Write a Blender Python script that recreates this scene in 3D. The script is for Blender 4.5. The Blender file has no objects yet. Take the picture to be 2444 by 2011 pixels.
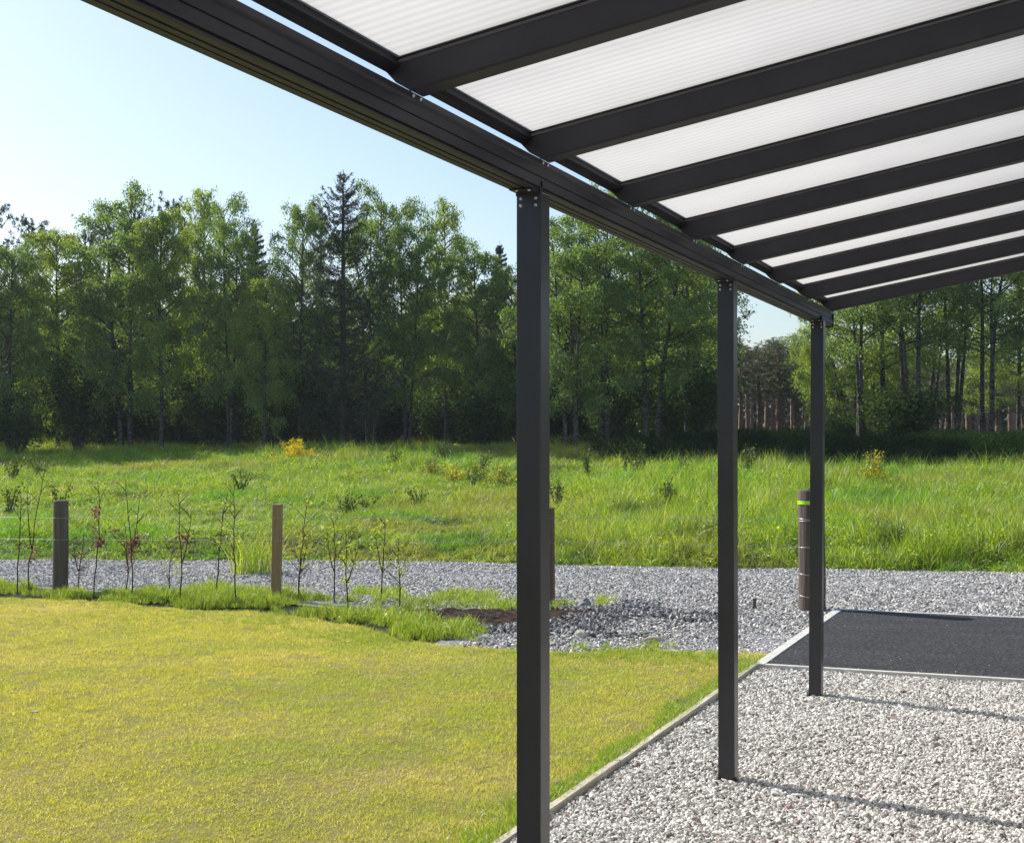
import bpy, bmesh, math, random
import numpy as np
from mathutils import Matrix, Vector, noise as mnoise

scene = bpy.context.scene
COL = scene.collection
rad = math.radians

# ------------------------------------------------------------------ camera
EYE = 1.58
FPX, CX, CY = 3375.96, 1222.0, 1005.5          # focal length and centre, in pixels of the 2444 px wide photo
YAW, PITCH = 0.3823, 0.0141
cam_d = bpy.data.cameras.new('camera')
cam = bpy.data.objects.new('camera', cam_d)
COL.objects.link(cam)
scene.camera = cam
cam_d.sensor_fit = 'HORIZONTAL'
cam_d.sensor_width = 36.0
cam_d.lens = 36.0 * FPX / 2444.0
cam_d.clip_start = 0.05
cam_d.clip_end = 2000
FW = Vector((-math.sin(YAW) * math.cos(PITCH), math.cos(YAW) * math.cos(PITCH), math.sin(PITCH)))
RT = Vector((math.cos(YAW), math.sin(YAW), 0))
UP = RT.cross(FW)
cam.matrix_world = Matrix(((RT.x, UP.x, -FW.x, 0), (RT.y, UP.y, -FW.y, 0), (RT.z, UP.z, -FW.z, EYE), (0, 0, 0, 1)))

# ------------------------------------------------------------------ light
SUN_EL, SUN_AZ = rad(38), rad(74.5)             # azimuth measured to the left of +Y
sdir = Vector((-math.sin(SUN_AZ) * math.cos(SUN_EL), math.cos(SUN_AZ) * math.cos(SUN_EL), math.sin(SUN_EL)))
sun_d = bpy.data.lights.new('sun', 'SUN')
sun_d.energy = 5.0
sun_d.angle = rad(0.53)
sun_d.color = (1.0, 0.955, 0.88)
sun = bpy.data.objects.new('sun', sun_d)
COL.objects.link(sun)
sun.rotation_euler = sdir.to_track_quat('Z', 'Y').to_euler()
sun.location = (0, 0, 30)
world = bpy.data.worlds.new('World')
scene.world = world
world.use_nodes = True
wn, wl = world.node_tree.nodes, world.node_tree.links
sky = wn.new('ShaderNodeTexSky')
sky.sky_type = 'NISHITA'
sky.sun_disc = False
sky.sun_elevation = SUN_EL
sky.sun_rotation = -SUN_AZ
sky.air_density = 1.0
sky.dust_density = 1.35
sky.ozone_density = 2.0
wl.new(sky.outputs[0], wn['Background'].inputs[0])
wn['Background'].inputs[1].default_value = 0.118
scene.view_settings.view_transform = 'Standard'
scene.view_settings.look = 'None'
scene.view_settings.exposure = 0.5
scene.view_settings.gamma = 1.0
scene.render.engine = 'CYCLES'
scene.cycles.use_denoising = True
scene.cycles.max_bounces = 6
scene.cycles.transparent_max_bounces = 12

# ------------------------------------------------------------------ helpers
rng = np.random.default_rng(7)
random.seed(7)


def new_mat(name):
    m = bpy.data.materials.new(name)
    m.use_nodes = True
    m.node_tree.nodes.clear()
    return m, m.node_tree.nodes, m.node_tree.links


def ramp(n, stops, interp='LINEAR'):
    r = n.new('ShaderNodeValToRGB')
    r.color_ramp.interpolation = interp
    e = r.color_ramp.elements
    while len(e) < len(stops):
        e.new(0.5)
    for i, (p, c) in enumerate(stops):
        e[i].position = p
        e[i].color = (c[0], c[1], c[2], 1)
    return r


def noise_node(n, l, vec, scale, detail=4, rough=0.55):
    t = n.new('ShaderNodeTexNoise')
    t.inputs['Scale'].default_value = scale
    t.inputs['Detail'].default_value = detail
    t.inputs['Roughness'].default_value = rough
    if vec is not None:
        l.new(vec, t.inputs['Vector'])
    return t


def mixrgb(n, l, fac, a, b, mode='MIX'):
    m = n.new('ShaderNodeMix')
    m.data_type = 'RGBA'
    m.blend_type = mode
    for sock, v in ((m.inputs[0], fac), (m.inputs[6], a), (m.inputs[7], b)):
        if isinstance(v, (int, float)):
            sock.default_value = v
        elif isinstance(v, tuple):
            sock.default_value = (v[0], v[1], v[2], 1)
        else:
            l.new(v, sock)
    return m.outputs[2]


def principled(n, l, color, rough=0.6, spec=0.4, metal=0.0, bump=None, bump_s=0.3, bump_d=0.01):
    b = n.new('ShaderNodeBsdfPrincipled')
    if isinstance(color, tuple):
        b.inputs['Base Color'].default_value = (*color, 1)
    else:
        l.new(color, b.inputs['Base Color'])
    if isinstance(rough, (int, float)):
        b.inputs['Roughness'].default_value = rough
    else:
        l.new(rough, b.inputs['Roughness'])
    b.inputs['Specular IOR Level'].default_value = spec
    b.inputs['Metallic'].default_value = metal
    if bump is not None:
        bp = n.new('ShaderNodeBump')
        bp.inputs['Strength'].default_value = bump_s
        bp.inputs['Distance'].default_value = bump_d
        l.new(bump, bp.inputs['Height'])
        l.new(bp.outputs[0], b.inputs['Normal'])
    return b


def out(n, l, sh):
    o = n.new('ShaderNodeOutputMaterial')
    l.new(sh, o.inputs['Surface'])


def mat_solid(name, c1, c2, scale=8, rough=0.7, spec=0.3, bump=0.3, bd=0.004, stretch=(1, 1, 1), metal=0.0):
    m, n, l = new_mat(name)
    tc = n.new('ShaderNodeTexCoord')
    mp = n.new('ShaderNodeMapping')
    mp.inputs['Scale'].default_value = stretch
    l.new(tc.outputs['Object'], mp.inputs[0])
    t = noise_node(n, l, mp.outputs[0], scale, 6, 0.65)
    r = ramp(n, [(0.3, c1), (0.7, c2)])
    l.new(t.outputs[0], r.inputs[0])
    b = principled(n, l, r.outputs[0], rough, spec, metal, t.outputs[0], bump, bd)
    out(n, l, b.outputs[0])
    return m


def mat_leaf(name, stops, trans=0.5, tint=(1.25, 1.15, 0.45), patch=None, patch_scale=0.15, gloss=0.06, island=True,
             patch_edges=(0.45, 0.6), rough=0.5):
    """two-sided thin leaf or blade: diffuse + translucent + a weak gloss"""
    m, n, l = new_mat(name)
    geo = n.new('ShaderNodeNewGeometry')
    r = ramp(n, stops)
    if island:
        l.new(geo.outputs['Random Per Island'], r.inputs[0])
    else:
        oi = n.new('ShaderNodeObjectInfo')
        ad = n.new('ShaderNodeMath')
        ad.operation = 'ADD'
        l.new(geo.outputs['Random Per Island'], ad.inputs[0])
        l.new(oi.outputs['Random'], ad.inputs[1])
        fr = n.new('ShaderNodeMath')
        fr.operation = 'FRACT'
        l.new(ad.outputs[0], fr.inputs[0])
        l.new(fr.outputs[0], r.inputs[0])
    col = r.outputs[0]
    if patch:
        for (pc, ps, e0, e1, amt) in patch:
            t = noise_node(n, l, geo.outputs['Position'], ps, 4, 0.6)
            pr = ramp(n, [(e0, (0, 0, 0)), (e1, (amt, amt, amt))])
            l.new(t.outputs[0], pr.inputs[0])
            bw = n.new('ShaderNodeRGBToBW')
            l.new(pr.outputs[0], bw.inputs[0])
            col = mixrgb(n, l, bw.outputs[0], col, pc)
    d = n.new('ShaderNodeBsdfDiffuse')
    l.new(col, d.inputs[0])
    tr = n.new('ShaderNodeBsdfTranslucent')
    tc = mixrgb(n, l, 1.0, col, tint, 'MULTIPLY')
    l.new(tc, tr.inputs[0])
    mx = n.new('ShaderNodeMixShader')
    mx.inputs[0].default_value = trans
    l.new(d.outputs[0], mx.inputs[1])
    l.new(tr.outputs[0], mx.inputs[2])
    g = n.new('ShaderNodeBsdfGlossy')
    g.inputs['Roughness'].default_value = rough
    g.inputs[0].default_value = (1, 1, 1, 1)
    mx2 = n.new('ShaderNodeMixShader')
    mx2.inputs[0].default_value = gloss
    l.new(mx.outputs[0], mx2.inputs[1])
    l.new(g.outputs[0], mx2.inputs[2])
    out(n, l, mx2.outputs[0])
    return m


def tag(o, label=None, cat=None, group=None, kind=None):
    if label:
        o['label'] = label
    if cat:
        o['category'] = cat
    if group:
        o['group'] = group
    if kind:
        o['kind'] = kind
    return o


def empty(name, loc=(0, 0, 0), rz=0.0):
    o = bpy.data.objects.new(name, None)
    o.empty_display_size = 0.1
    COL.objects.link(o)
    o.location = loc
    o.rotation_euler = (0, 0, rz)
    return o


def link(name, me, mat=None, parent=None, col=None):
    o = bpy.data.objects.new(name, me)
    (col or COL).objects.link(o)
    if mat is not None:
        for m in (mat if isinstance(mat, (list, tuple)) else [mat]):
            me.materials.append(m)
    if parent is not None:
        o.parent = parent
    return o


def mesh_np(name, V, F, smooth=False):
    """V (n,3) and F list of equal-length index arrays [(k,3)/(k,4)]"""
    me = bpy.data.meshes.new(name)
    V = np.asarray(V, dtype=np.float32)
    Fs = [np.asarray(f, dtype=np.int32) for f in (F if isinstance(F, list) else [F]) if len(f)]
    nl = sum(f.size for f in Fs)
    nf = sum(len(f) for f in Fs)
    me.vertices.add(len(V))
    me.vertices.foreach_set('co', V.ravel())
    me.loops.add(nl)
    me.loops.foreach_set('vertex_index', np.concatenate([f.ravel() for f in Fs]))
    me.polygons.add(nf)
    tot = np.concatenate([np.full(len(f), f.shape[1], np.int32) for f in Fs])
    st = np.concatenate([[0], np.cumsum(tot)[:-1]]).astype(np.int32)
    me.polygons.foreach_set('loop_start', st)
    me.polygons.foreach_set('loop_total', tot)
    me.update(calc_edges=True)
    me.validate()
    if smooth:
        me.polygons.foreach_set('use_smooth', np.ones(len(me.polygons), bool))
    return me


class Geo:
    """collects shapes, builds one mesh"""

    def __init__(self):
        self.V, self.Q, self.T, self.n = [], [], [], 0

    def add(self, V, Q=None, T=None):
        V = np.asarray(V, float)
        self.V.append(V)
        if Q is not None and len(Q):
            self.Q.append(np.asarray(Q, int) + self.n)
        if T is not None and len(T):
            self.T.append(np.asarray(T, int) + self.n)
        self.n += len(V)

    def tube(self, P, R, seg=6, cap=True):
        P = np.asarray(P, float)
        k = len(P)
        R = np.broadcast_to(np.asarray(R, float), (k,))
        D = np.gradient(P, axis=0)
        D /= np.linalg.norm(D, axis=1, keepdims=True) + 1e-9
        ref = np.array([1.0, 0.0, 0.0]) if abs(D[0][2]) > 0.7 else np.array([0, 0, 1.0])
        A = np.cross(D, ref)
        A /= np.linalg.norm(A, axis=1, keepdims=True) + 1e-9
        B = np.cross(D, A)
        th = np.arange(seg) * 2 * math.pi / seg
        V = P[:, None, :] + R[:, None, None] * (A[:, None, :] * np.cos(th)[None, :, None] + B[:, None, :] * np.sin(th)[None, :, None])
        V = V.reshape(-1, 3)
        Q = []
        for i in range(k - 1):
            for j in range(seg):
                a, b = i * seg + j, i * seg + (j + 1) % seg
                Q.append((a, b, b + seg, a + seg))
        T = []
        if cap:
            V = np.vstack([V, P[0], P[-1]])
            c0, c1 = k * seg, k * seg + 1
            for j in range(seg):
                T.append((c0, (j + 1) % seg, j))
                T.append((c1, (k - 1) * seg + j, (k - 1) * seg + (j + 1) % seg))
        self.add(V, Q, T)

    def box(self, x0, x1, y0, y1, z0, z1):
        V = [(x, y, z) for z in (z0, z1) for y in (y0, y1) for x in (x0, x1)]
        Q = [(0, 2, 3, 1), (4, 5, 7, 6), (0, 1, 5, 4), (2, 6, 7, 3), (0, 4, 6, 2), (1, 3, 7, 5)]
        self.add(V, Q)

    def quads(self, C, A, B):
        """diamond leaves: centre C, half axes A and B"""
        n = len(C)
        V = np.stack([C - A, C + B, C + A, C - B], 1).reshape(-1, 3)
        self.add(V, np.arange(4 * n).reshape(n, 4))

    def build(self, name, smooth=False):
        V = np.vstack(self.V)
        F = []
        if self.Q:
            F.append(np.vstack(self.Q))
        if self.T:
            F.append(np.vstack(self.T))
        return mesh_np(name, V, F, smooth)


def prism_y(prof, y0, y1):
    """closed polygon of (x, z) extruded along y"""
    g = Geo()
    k = len(prof)
    bm = bmesh.new()
    a = [bm.verts.new((x, y0, z)) for x, z in prof]
    b = [bm.verts.new((x, y1, z)) for x, z in prof]
    bm.faces.new(a)
    bm.faces.new(b[::-1])
    for i in range(k):
        j = (i + 1) % k
        bm.faces.new((a[j], a[i], b[i], b[j]))
    bmesh.ops.recalc_face_normals(bm, faces=bm.faces)
    return bm


def bm_mesh(bm, name, bevel=0.0, seg=2):
    if bevel:
        es = [e for e in bm.edges if len(e.link_faces) == 2 and e.calc_face_angle(0) > 0.5]
        bmesh.ops.bevel(bm, geom=es, offset=bevel, segments=seg, affect='EDGES', profile=0.6)
    me = bpy.data.meshes.new(name)
    bm.to_mesh(me)
    bm.free()
    return me


def bm_box(x0, x1, y0, y1, z0, z1):
    bm = bmesh.new()
    bmesh.ops.create_cube(bm, size=1)
    for v in bm.verts:
        v.co = ((x0 + x1) / 2 + v.co.x * (x1 - x0), (y0 + y1) / 2 + v.co.y * (y1 - y0), (z0 + z1) / 2 + v.co.z * (z1 - z0))
    return bm


def smooth01(t):
    t = np.clip(t, 0, 1)
    return t * t * (3 - 2 * t)


TABS = {}


def vnoise(X, Y, s, seed=0):
    """cheap smooth value noise, vectorised, about -1..1"""
    if seed not in TABS:
        TABS[seed] = np.random.default_rng(seed).uniform(-1, 1, (256, 256))
    tab = TABS[seed]
    x, y = np.asarray(X) * s + 1000, np.asarray(Y) * s + 1000
    xi, yi = np.floor(x).astype(int), np.floor(y).astype(int)
    fx, fy = smooth01(x - xi), smooth01(y - yi)
    g = lambda i, j: tab[i % 256, j % 256]
    return (g(xi, yi) * (1 - fx) + g(xi + 1, yi) * fx) * (1 - fy) + (g(xi, yi + 1) * (1 - fx) + g(xi + 1, yi + 1) * fx) * fy


# ------------------------------------------------------------------ terrain shape
def road_far(X):
    Xc = np.clip(X, -17, 8)
    return 17.9 + 0.05 * Xc - 0.0115 * Xc ** 2 + 0.22 * vnoise(X, X * 0, 0.6, 3)


def lawn_far(X):
    return np.interp(X, [-30, -7.5, -5.6, -4.9, -4.1, -3.3, -2.12], [11.3, 11.25, 10.75, 10.0, 9.85, 10.1, 10.3]) + 0.13 * vnoise(X, X * 0, 1.7, 5) + 0.07 * vnoise(X, X * 0, 6.0, 6)


def ground_z(X, Y):
    X, Y = np.asarray(X, float), np.asarray(Y, float)
    t = Y - road_far(X)
    a = smooth01((X / np.maximum(Y, 5) + 0.42) / 0.16)
    zl = 0.22 * smooth01(t / 1.6) + 1.02 * smooth01((t - 1) / 27) + 0.5 * smooth01((t - 30) / 45)
    zr = 0.22 * smooth01(t / 1.6) + 0.50 * smooth01((t - 1) / 13) + 0.80 * smooth01((t - 19.5) / 4.5) + 0.40 * smooth01((t - 30) / 45)
    z = zl * (1 - a) + zr * a
    z = z + np.where(t > 0, 0.07 * vnoise(X, Y, 0.35, 11) + 0.04 * vnoise(X, Y, 1.1, 12), 0) * smooth01(t / 2)
    # heap of stones by the fence
    m = np.exp(-(((X + 3.85) / 0.6) ** 2 + ((Y - 11.9) / 0.9) ** 2))
    z = z + 0.075 * m * (t < 0)
    z = z + np.where((t <= 0) & (Y > 10), 0.012 * vnoise(X, Y, 1.3, 14) + 0.008 * vnoise(X, Y, 4, 15), 0)
    return z - 0.02


# ------------------------------------------------------------------ materials
M_METAL = mat_solid('anthracite_powder_coat', (0.024, 0.024, 0.032), (0.036, 0.035, 0.044), 5, 0.50, 0.24, 0.03, 0.0008)
M_POSTMETAL = mat_solid('anthracite_post_coat', (0.011, 0.011, 0.017), (0.018, 0.018, 0.025), 4, 0.32, 0.58, 0.02, 0.0006)
M_METAL2 = mat_solid('dark_rubber', (0.018, 0.018, 0.022), (0.025, 0.025, 0.03), 30, 0.6, 0.3, 0.02, 0.001)
M_STEEL = mat_solid('steel_screw', (0.45, 0.45, 0.46), (0.6, 0.6, 0.6), 40, 0.3, 0.5, 0.0, 0.001, metal=0.9)
M_WIRE = mat_solid('galvanised_wire', (0.35, 0.36, 0.36), (0.55, 0.55, 0.55), 40, 0.35, 0.5, 0.0, 0.001, metal=0.7)

# opal lower skin of the twin wall sheets, with its flutes
M_OPAL, n, l = new_mat('opal_polycarbonate')
tc = n.new('ShaderNodeTexCoord')
sp = n.new('ShaderNodeSeparateXYZ')
l.new(tc.outputs['Object'], sp.inputs[0])
mu = n.new('ShaderNodeMath'); mu.operation = 'MULTIPLY'; mu.inputs[1].default_value = 2 * math.pi / 0.0395
l.new(sp.outputs['Y'], mu.inputs[0])
si = n.new('ShaderNodeMath'); si.operation = 'SINE'
l.new(mu.outputs[0], si.inputs[0])
mr = n.new('ShaderNodeMapRange')
mr.inputs[1].default_value, mr.inputs[2].default_value, mr.inputs[3].default_value, mr.inputs[4].default_value = -1, 1, 0.0, 1
l.new(si.outputs[0], mr.inputs[0])
nz = noise_node(n, l, tc.outputs['Object'], 2.2, 5)
c0 = mixrgb(n, l, mr.outputs[0], (0.46, 0.46, 0.462), (0.52, 0.518, 0.512))
c1 = mixrgb(n, l, nz.outputs[0], (0.82, 0.82, 0.83), (1.04, 1.04, 1.02))
c2 = mixrgb(n, l, 1.0, c0, c1, 'MULTIPLY')
tr = n.new('ShaderNodeBsdfTranslucent')
l.new(c2, tr.inputs[0])
df = n.new('ShaderNodeBsdfDiffuse')
l.new(c2, df.inputs[0])
mx = n.new('ShaderNodeMixShader'); mx.inputs[0].default_value = 0.3
l.new(tr.outputs[0], mx.inputs[1]); l.new(df.outputs[0], mx.inputs[2])
gl = n.new('ShaderNodeBsdfGlossy'); gl.inputs['Roughness'].default_value = 0.2
mx2 = n.new('ShaderNodeMixShader'); mx2.inputs[0].default_value = 0.03
l.new(mx.outputs[0], mx2.inputs[1]); l.new(gl.outputs[0], mx2.inputs[2])
out(n, l, mx2.outputs[0])
M_CLEAR, n, l = new_mat('clear_top_skin')
tr = n.new('ShaderNodeBsdfTransparent'); tr.inputs[0].default_value = (0.95, 0.95, 0.96, 1)
gl = n.new('ShaderNodeBsdfGlossy'); gl.inputs['Roughness'].default_value = 0.08
mx = n.new('ShaderNodeMixShader'); mx.inputs[0].default_value = 0.06
l.new(tr.outputs[0], mx.inputs[1]); l.new(gl.outputs[0], mx.inputs[2])
out(n, l, mx.outputs[0])

# ground under the grass
M_GROUND, n, l = new_mat('meadow_soil')
geo = n.new('ShaderNodeNewGeometry')
t1 = noise_node(n, l, geo.outputs['Position'], 0.5, 6)
t2 = noise_node(n, l, geo.outputs['Position'], 9, 5)
r1 = ramp(n, [(0.35, (0.03, 0.045, 0.014)), (0.6, (0.05, 0.06, 0.02)), (0.75, (0.06, 0.05, 0.028))])
l.new(t1.outputs[0], r1.inputs[0])
c = mixrgb(n, l, t2.outputs[0], (0.6, 0.6, 0.6), (1.3, 1.3, 1.3))
c = mixrgb(n, l, 1.0, r1.outputs[0], c, 'MULTIPLY')
b = principled(n, l, c, 0.95, 0.1, 0, t2.outputs[0], 0.8, 0.05)
out(n, l, b.outputs[0])

M_LAWNBASE, n, l = new_mat('lawn_thatch')
geo = n.new('ShaderNodeNewGeometry')
t1 = noise_node(n, l, geo.outputs['Position'], 1.4, 5)
t2 = noise_node(n, l, geo.outputs['Position'], 45, 5, 0.7)
r1 = ramp(n, [(0.3, (0.20, 0.21, 0.055)), (0.55, (0.28, 0.25, 0.08)), (0.75, (0.32, 0.25, 0.11))])
l.new(t1.outputs[0], r1.inputs[0])
c = mixrgb(n, l, t2.outputs[0], (0.45, 0.45, 0.45), (1.4, 1.4, 1.4))
c = mixrgb(n, l, 1.0, r1.outputs[0], c, 'MULTIPLY')
b = principled(n, l, c, 0.95, 0.1, 0, t2.outputs[0], 1.0, 0.02)
out(n, l, b.outputs[0])


def mat_bed(name, c1, c2, scale):
    m, n, l = new_mat(name)
    geo = n.new('ShaderNodeNewGeometry')
    v = n.new('ShaderNodeTexVoronoi')
    v.inputs['Scale'].default_value = scale
    l.new(geo.outputs['Position'], v.inputs['Vector'])
    bw = n.new('ShaderNodeSeparateColor')
    l.new(v.outputs['Color'], bw.inputs[0])
    r = ramp(n, [(0, c1), (1, c2)])
    l.new(bw.outputs[0], r.inputs[0])
    b = principled(n, l, r.outputs[0], 0.9, 0.2, 0, v.outputs['Distance'], 1.0, 0.01)
    out(n, l, b.outputs[0])
    return m


M_BED = mat_bed('gravel_fines', (0.16, 0.155, 0.15), (0.42, 0.41, 0.39), 60)
M_ROADBED = mat_bed('crushed_stone_fines', (0.11, 0.112, 0.12), (0.34, 0.34, 0.35), 40)
M_ASPHALT, n, l = new_mat('asphalt')
geo = n.new('ShaderNodeNewGeometry')
t1 = noise_node(n, l, geo.outputs['Position'], 34, 9, 0.92)
mp = n.new('ShaderNodeMapping'); mp.inputs['Scale'].default_value = (0.6, 2.2, 1)
l.new(geo.outputs['Position'], mp.inputs[0])
t2 = noise_node(n, l, mp.outputs[0], 1.6, 5)
r1 = ramp(n, [(0.40, (0.006, 0.006, 0.007)), (0.50, (0.034, 0.034, 0.036)), (0.60, (0.16, 0.158, 0.155))])
l.new(t1.outputs[0], r1.inputs[0])
c = mixrgb(n, l, t2.outputs[0], (0.45, 0.45, 0.45), (1.6, 1.6, 1.6))
c = mixrgb(n, l, 1.0, r1.outputs[0], c, 'MULTIPLY')
b = principled(n, l, c, 0.9, 0.25, 0, t1.outputs[0], 1.0, 0.012)
out(n, l, b.outputs[0])
M_CONC = mat_solid('pale_concrete', (0.42, 0.41, 0.38), (0.60, 0.59, 0.55), 14, 0.9, 0.2, 0.4, 0.003)
M_TIMBER = mat_solid('weathered_timber', (0.34, 0.30, 0.245), (0.62, 0.58, 0.50), 10, 0.85, 0.2, 0.5, 0.004, (6, 0.5, 6))
M_POSTGREY = mat_solid('grey_round_timber', (0.085, 0.070, 0.050), (0.20, 0.17, 0.13), 5, 0.9, 0.2, 0.6, 0.01, (9, 9, 0.6))
M_POSTSAWN = mat_solid('sawn_timber', (0.26, 0.17, 0.085), (0.42, 0.29, 0.15), 6, 0.85, 0.2, 0.4, 0.006, (9, 9, 0.5))
M_POSTBROWN = mat_solid('brown_timber', (0.10, 0.062, 0.042), (0.20, 0.13, 0.09), 6, 0.85, 0.2, 0.5, 0.006, (9, 9, 0.5))
M_POLE = mat_solid('creosoted_pole', (0.045, 0.034, 0.028), (0.16, 0.125, 0.105), 5, 0.85, 0.25, 0.7, 0.012, (9, 9, 0.5))
M_TAPE, n, l = new_mat('fluorescent_tape')
b = principled(n, l, (0.42, 0.85, 0.02), 0.3, 0.5)
b.inputs['Coat Weight'].default_value = 0.4
out(n, l, b.outputs[0])
M_SOIL = mat_solid('dark_soil', (0.022, 0.014, 0.010), (0.085, 0.055, 0.042), 25, 0.95, 0.1, 1.0, 0.03)
M_ROCK = mat_solid('pale_rock', (0.42, 0.39, 0.32), (0.6, 0.56, 0.48), 14, 0.9, 0.2, 0.6, 0.01)


def mat_stone(name, stops, patch=None):
    m, n, l = new_mat(name)
    oi = n.new('ShaderNodeObjectInfo')
    geo = n.new('ShaderNodeNewGeometry')
    r = ramp(n, stops)
    l.new(oi.outputs['Random'], r.inputs[0])
    t = noise_node(n, l, geo.outputs['Position'], 90, 4, 0.6)
    v = mixrgb(n, l, t.outputs[0], (0.7, 0.7, 0.7), (1.25, 1.25, 1.25))
    c = mixrgb(n, l, 1.0, r.outputs[0], v, 'MULTIPLY')
    b = principled(n, l, c, 0.8, 0.25, 0, t.outputs[0], 0.4, 0.004)
    out(n, l, b.outputs[0])
    return m


M_STONE_A = mat_stone('white_chippings', [(0.0, (0.19, 0.183, 0.17)), (0.15, (0.43, 0.415, 0.38)), (0.5, (0.60, 0.58, 0.535)), (0.85, (0.75, 0.73, 0.68)), (0.955, (0.76, 0.74, 0.69)), (0.975, (0.30, 0.20, 0.17))])
M_STONE_B = mat_stone('grey_road_stone', [(0.0, (0.15, 0.145, 0.137)), (0.4, (0.43, 0.415, 0.385)), (0.75, (0.65, 0.625, 0.58)), (1.0, (0.82, 0.79, 0.74))])
M_STONE_C = mat_stone('dark_grey_stone', [(0.0, (0.08, 0.078, 0.078)), (0.5, (0.25, 0.245, 0.24)), (0.85, (0.44, 0.43, 0.41)), (1.0, (0.62, 0.60, 0.56))])

M_LAWN = mat_leaf('lawn_blade', [(0.0, (0.38, 0.42, 0.07)), (0.4, (0.53, 0.54, 0.11)), (0.78, (0.68, 0.645, 0.19)), (1.0, (0.90, 0.85, 0.42))], 0.48, (1.2, 1.1, 0.45),
                  [((0.33, 0.47, 0.06), 0.42, 0.46, 0.60, 0.65), ((0.70, 0.61, 0.31), 0.6, 0.50, 0.63, 0.65), ((0.50, 0.52, 0.04), 1.9, 0.5, 0.62, 0.4), ((0.44, 0.35, 0.19), 2.6, 0.60, 0.68, 0.65)], island=False, gloss=0.04)
M_EDGEGRASS = mat_leaf('edge_grass_blade', [(0.0, (0.14, 0.25, 0.02)), (0.6, (0.27, 0.40, 0.035)), (1.0, (0.52, 0.54, 0.14))], 0.5, (1.25, 1.15, 0.5), island=False, gloss=0.05)
M_MEADOW = mat_leaf('meadow_blade', [(0.0, (0.055, 0.13, 0.012)), (0.35, (0.20, 0.34, 0.015)), (0.85, (0.41, 0.54, 0.035)), (1.0, (0.68, 0.66, 0.26))], 0.5, (1.25, 1.2, 0.4),
                    [((0.36, 0.33, 0.10), 0.16, 0.49, 0.60, 0.6), ((0.14, 0.36, 0.010), 0.4, 0.52, 0.60, 0.7), ((0.05, 0.10, 0.02), 0.7, 0.58, 0.66, 0.8)], island=False, gloss=0.05)
M_WEED = mat_leaf('weed_leaf', [(0.0, (0.06, 0.13, 0.02)), (0.6, (0.11, 0.21, 0.03)), (1.0, (0.22, 0.28, 0.05))], 0.45, island=False, gloss=0.08)
M_BANK_SHADED = mat_leaf('bank_leaf_painted_shade', [(0.0, (0.014, 0.036, 0.014)), (0.7, (0.028, 0.062, 0.020)), (1.0, (0.055, 0.09, 0.03))], 0.2, island=False, gloss=0.0)  # green vegetation, darkened further to stand in for shade on the bank
M_BIRCH = mat_leaf('birch_leaf', [(0.0, (0.085, 0.15, 0.05)), (0.5, (0.16, 0.26, 0.075)), (1.0, (0.28, 0.385, 0.11))], 0.44, (1.5, 1.45, 0.55), gloss=0.035)
M_BIRCH2 = mat_leaf('young_birch_leaf', [(0.0, (0.13, 0.205, 0.05)), (0.5, (0.24, 0.345, 0.068)), (1.0, (0.38, 0.48, 0.11))], 0.47, (1.45, 1.35, 0.5), gloss=0.035)
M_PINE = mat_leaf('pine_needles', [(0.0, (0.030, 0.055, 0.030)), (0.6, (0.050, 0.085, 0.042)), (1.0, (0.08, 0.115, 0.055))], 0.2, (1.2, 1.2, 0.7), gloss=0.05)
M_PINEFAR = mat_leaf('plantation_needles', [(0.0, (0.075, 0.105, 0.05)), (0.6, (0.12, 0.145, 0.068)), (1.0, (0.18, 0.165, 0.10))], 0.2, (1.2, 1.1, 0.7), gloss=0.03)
M_SPRUCE = mat_leaf('spruce_needles', [(0.0, (0.026, 0.046, 0.028)), (0.6, (0.045, 0.075, 0.042)), (1.0, (0.075, 0.11, 0.062))], 0.15, (1.1, 1.1, 0.8), gloss=0.05)
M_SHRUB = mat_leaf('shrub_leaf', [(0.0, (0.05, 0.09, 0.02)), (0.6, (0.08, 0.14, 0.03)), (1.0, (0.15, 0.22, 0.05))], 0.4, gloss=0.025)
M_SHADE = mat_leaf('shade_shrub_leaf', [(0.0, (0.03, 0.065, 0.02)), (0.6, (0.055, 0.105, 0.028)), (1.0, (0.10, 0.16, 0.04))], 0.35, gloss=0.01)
M_BROOMFL = mat_leaf('broom_flower', [(0.0, (0.85, 0.60, 0.01)), (0.7, (0.95, 0.76, 0.015)), (1.0, (0.95, 0.84, 0.05))], 0.35, (1.1, 1.0, 0.4), gloss=0.02)
M_BROOMLF = mat_leaf('broom_stem_leaf', [(0.0, (0.10, 0.19, 0.02)), (1.0, (0.22, 0.32, 0.04))], 0.35, gloss=0.04)
M_COPPER = mat_leaf('copper_leaf', [(0.0, (0.12, 0.05, 0.04)), (0.6, (0.24, 0.12, 0.095)), (1.0, (0.40, 0.26, 0.20))], 0.35, (1.2, 0.9, 0.8), gloss=0.03, rough=0.5)
M_SAPLF = mat_leaf('sapling_leaf', [(0.0, (0.24, 0.33, 0.05)), (0.7, (0.40, 0.50, 0.08)), (1.0, (0.55, 0.55, 0.2))], 0.5, gloss=0.01)
M_BARKB, n, l = new_mat('birch_bark')
tc = n.new('ShaderNodeTexCoord')
mp = n.new('ShaderNodeMapping'); mp.inputs['Scale'].default_value = (2, 2, 5)
l.new(tc.outputs['Object'], mp.inputs[0])
t = noise_node(n, l, mp.outputs[0], 3.0, 6, 0.7)
r = ramp(n, [(0.42, (0.03, 0.027, 0.024)), (0.54, (0.13, 0.12, 0.105)), (0.8, (0.23, 0.22, 0.195))])
l.new(t.outputs[0], r.inputs[0])
b = principled(n, l, r.outputs[0], 0.85, 0.2, 0, t.outputs[0], 0.5, 0.02)
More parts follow.
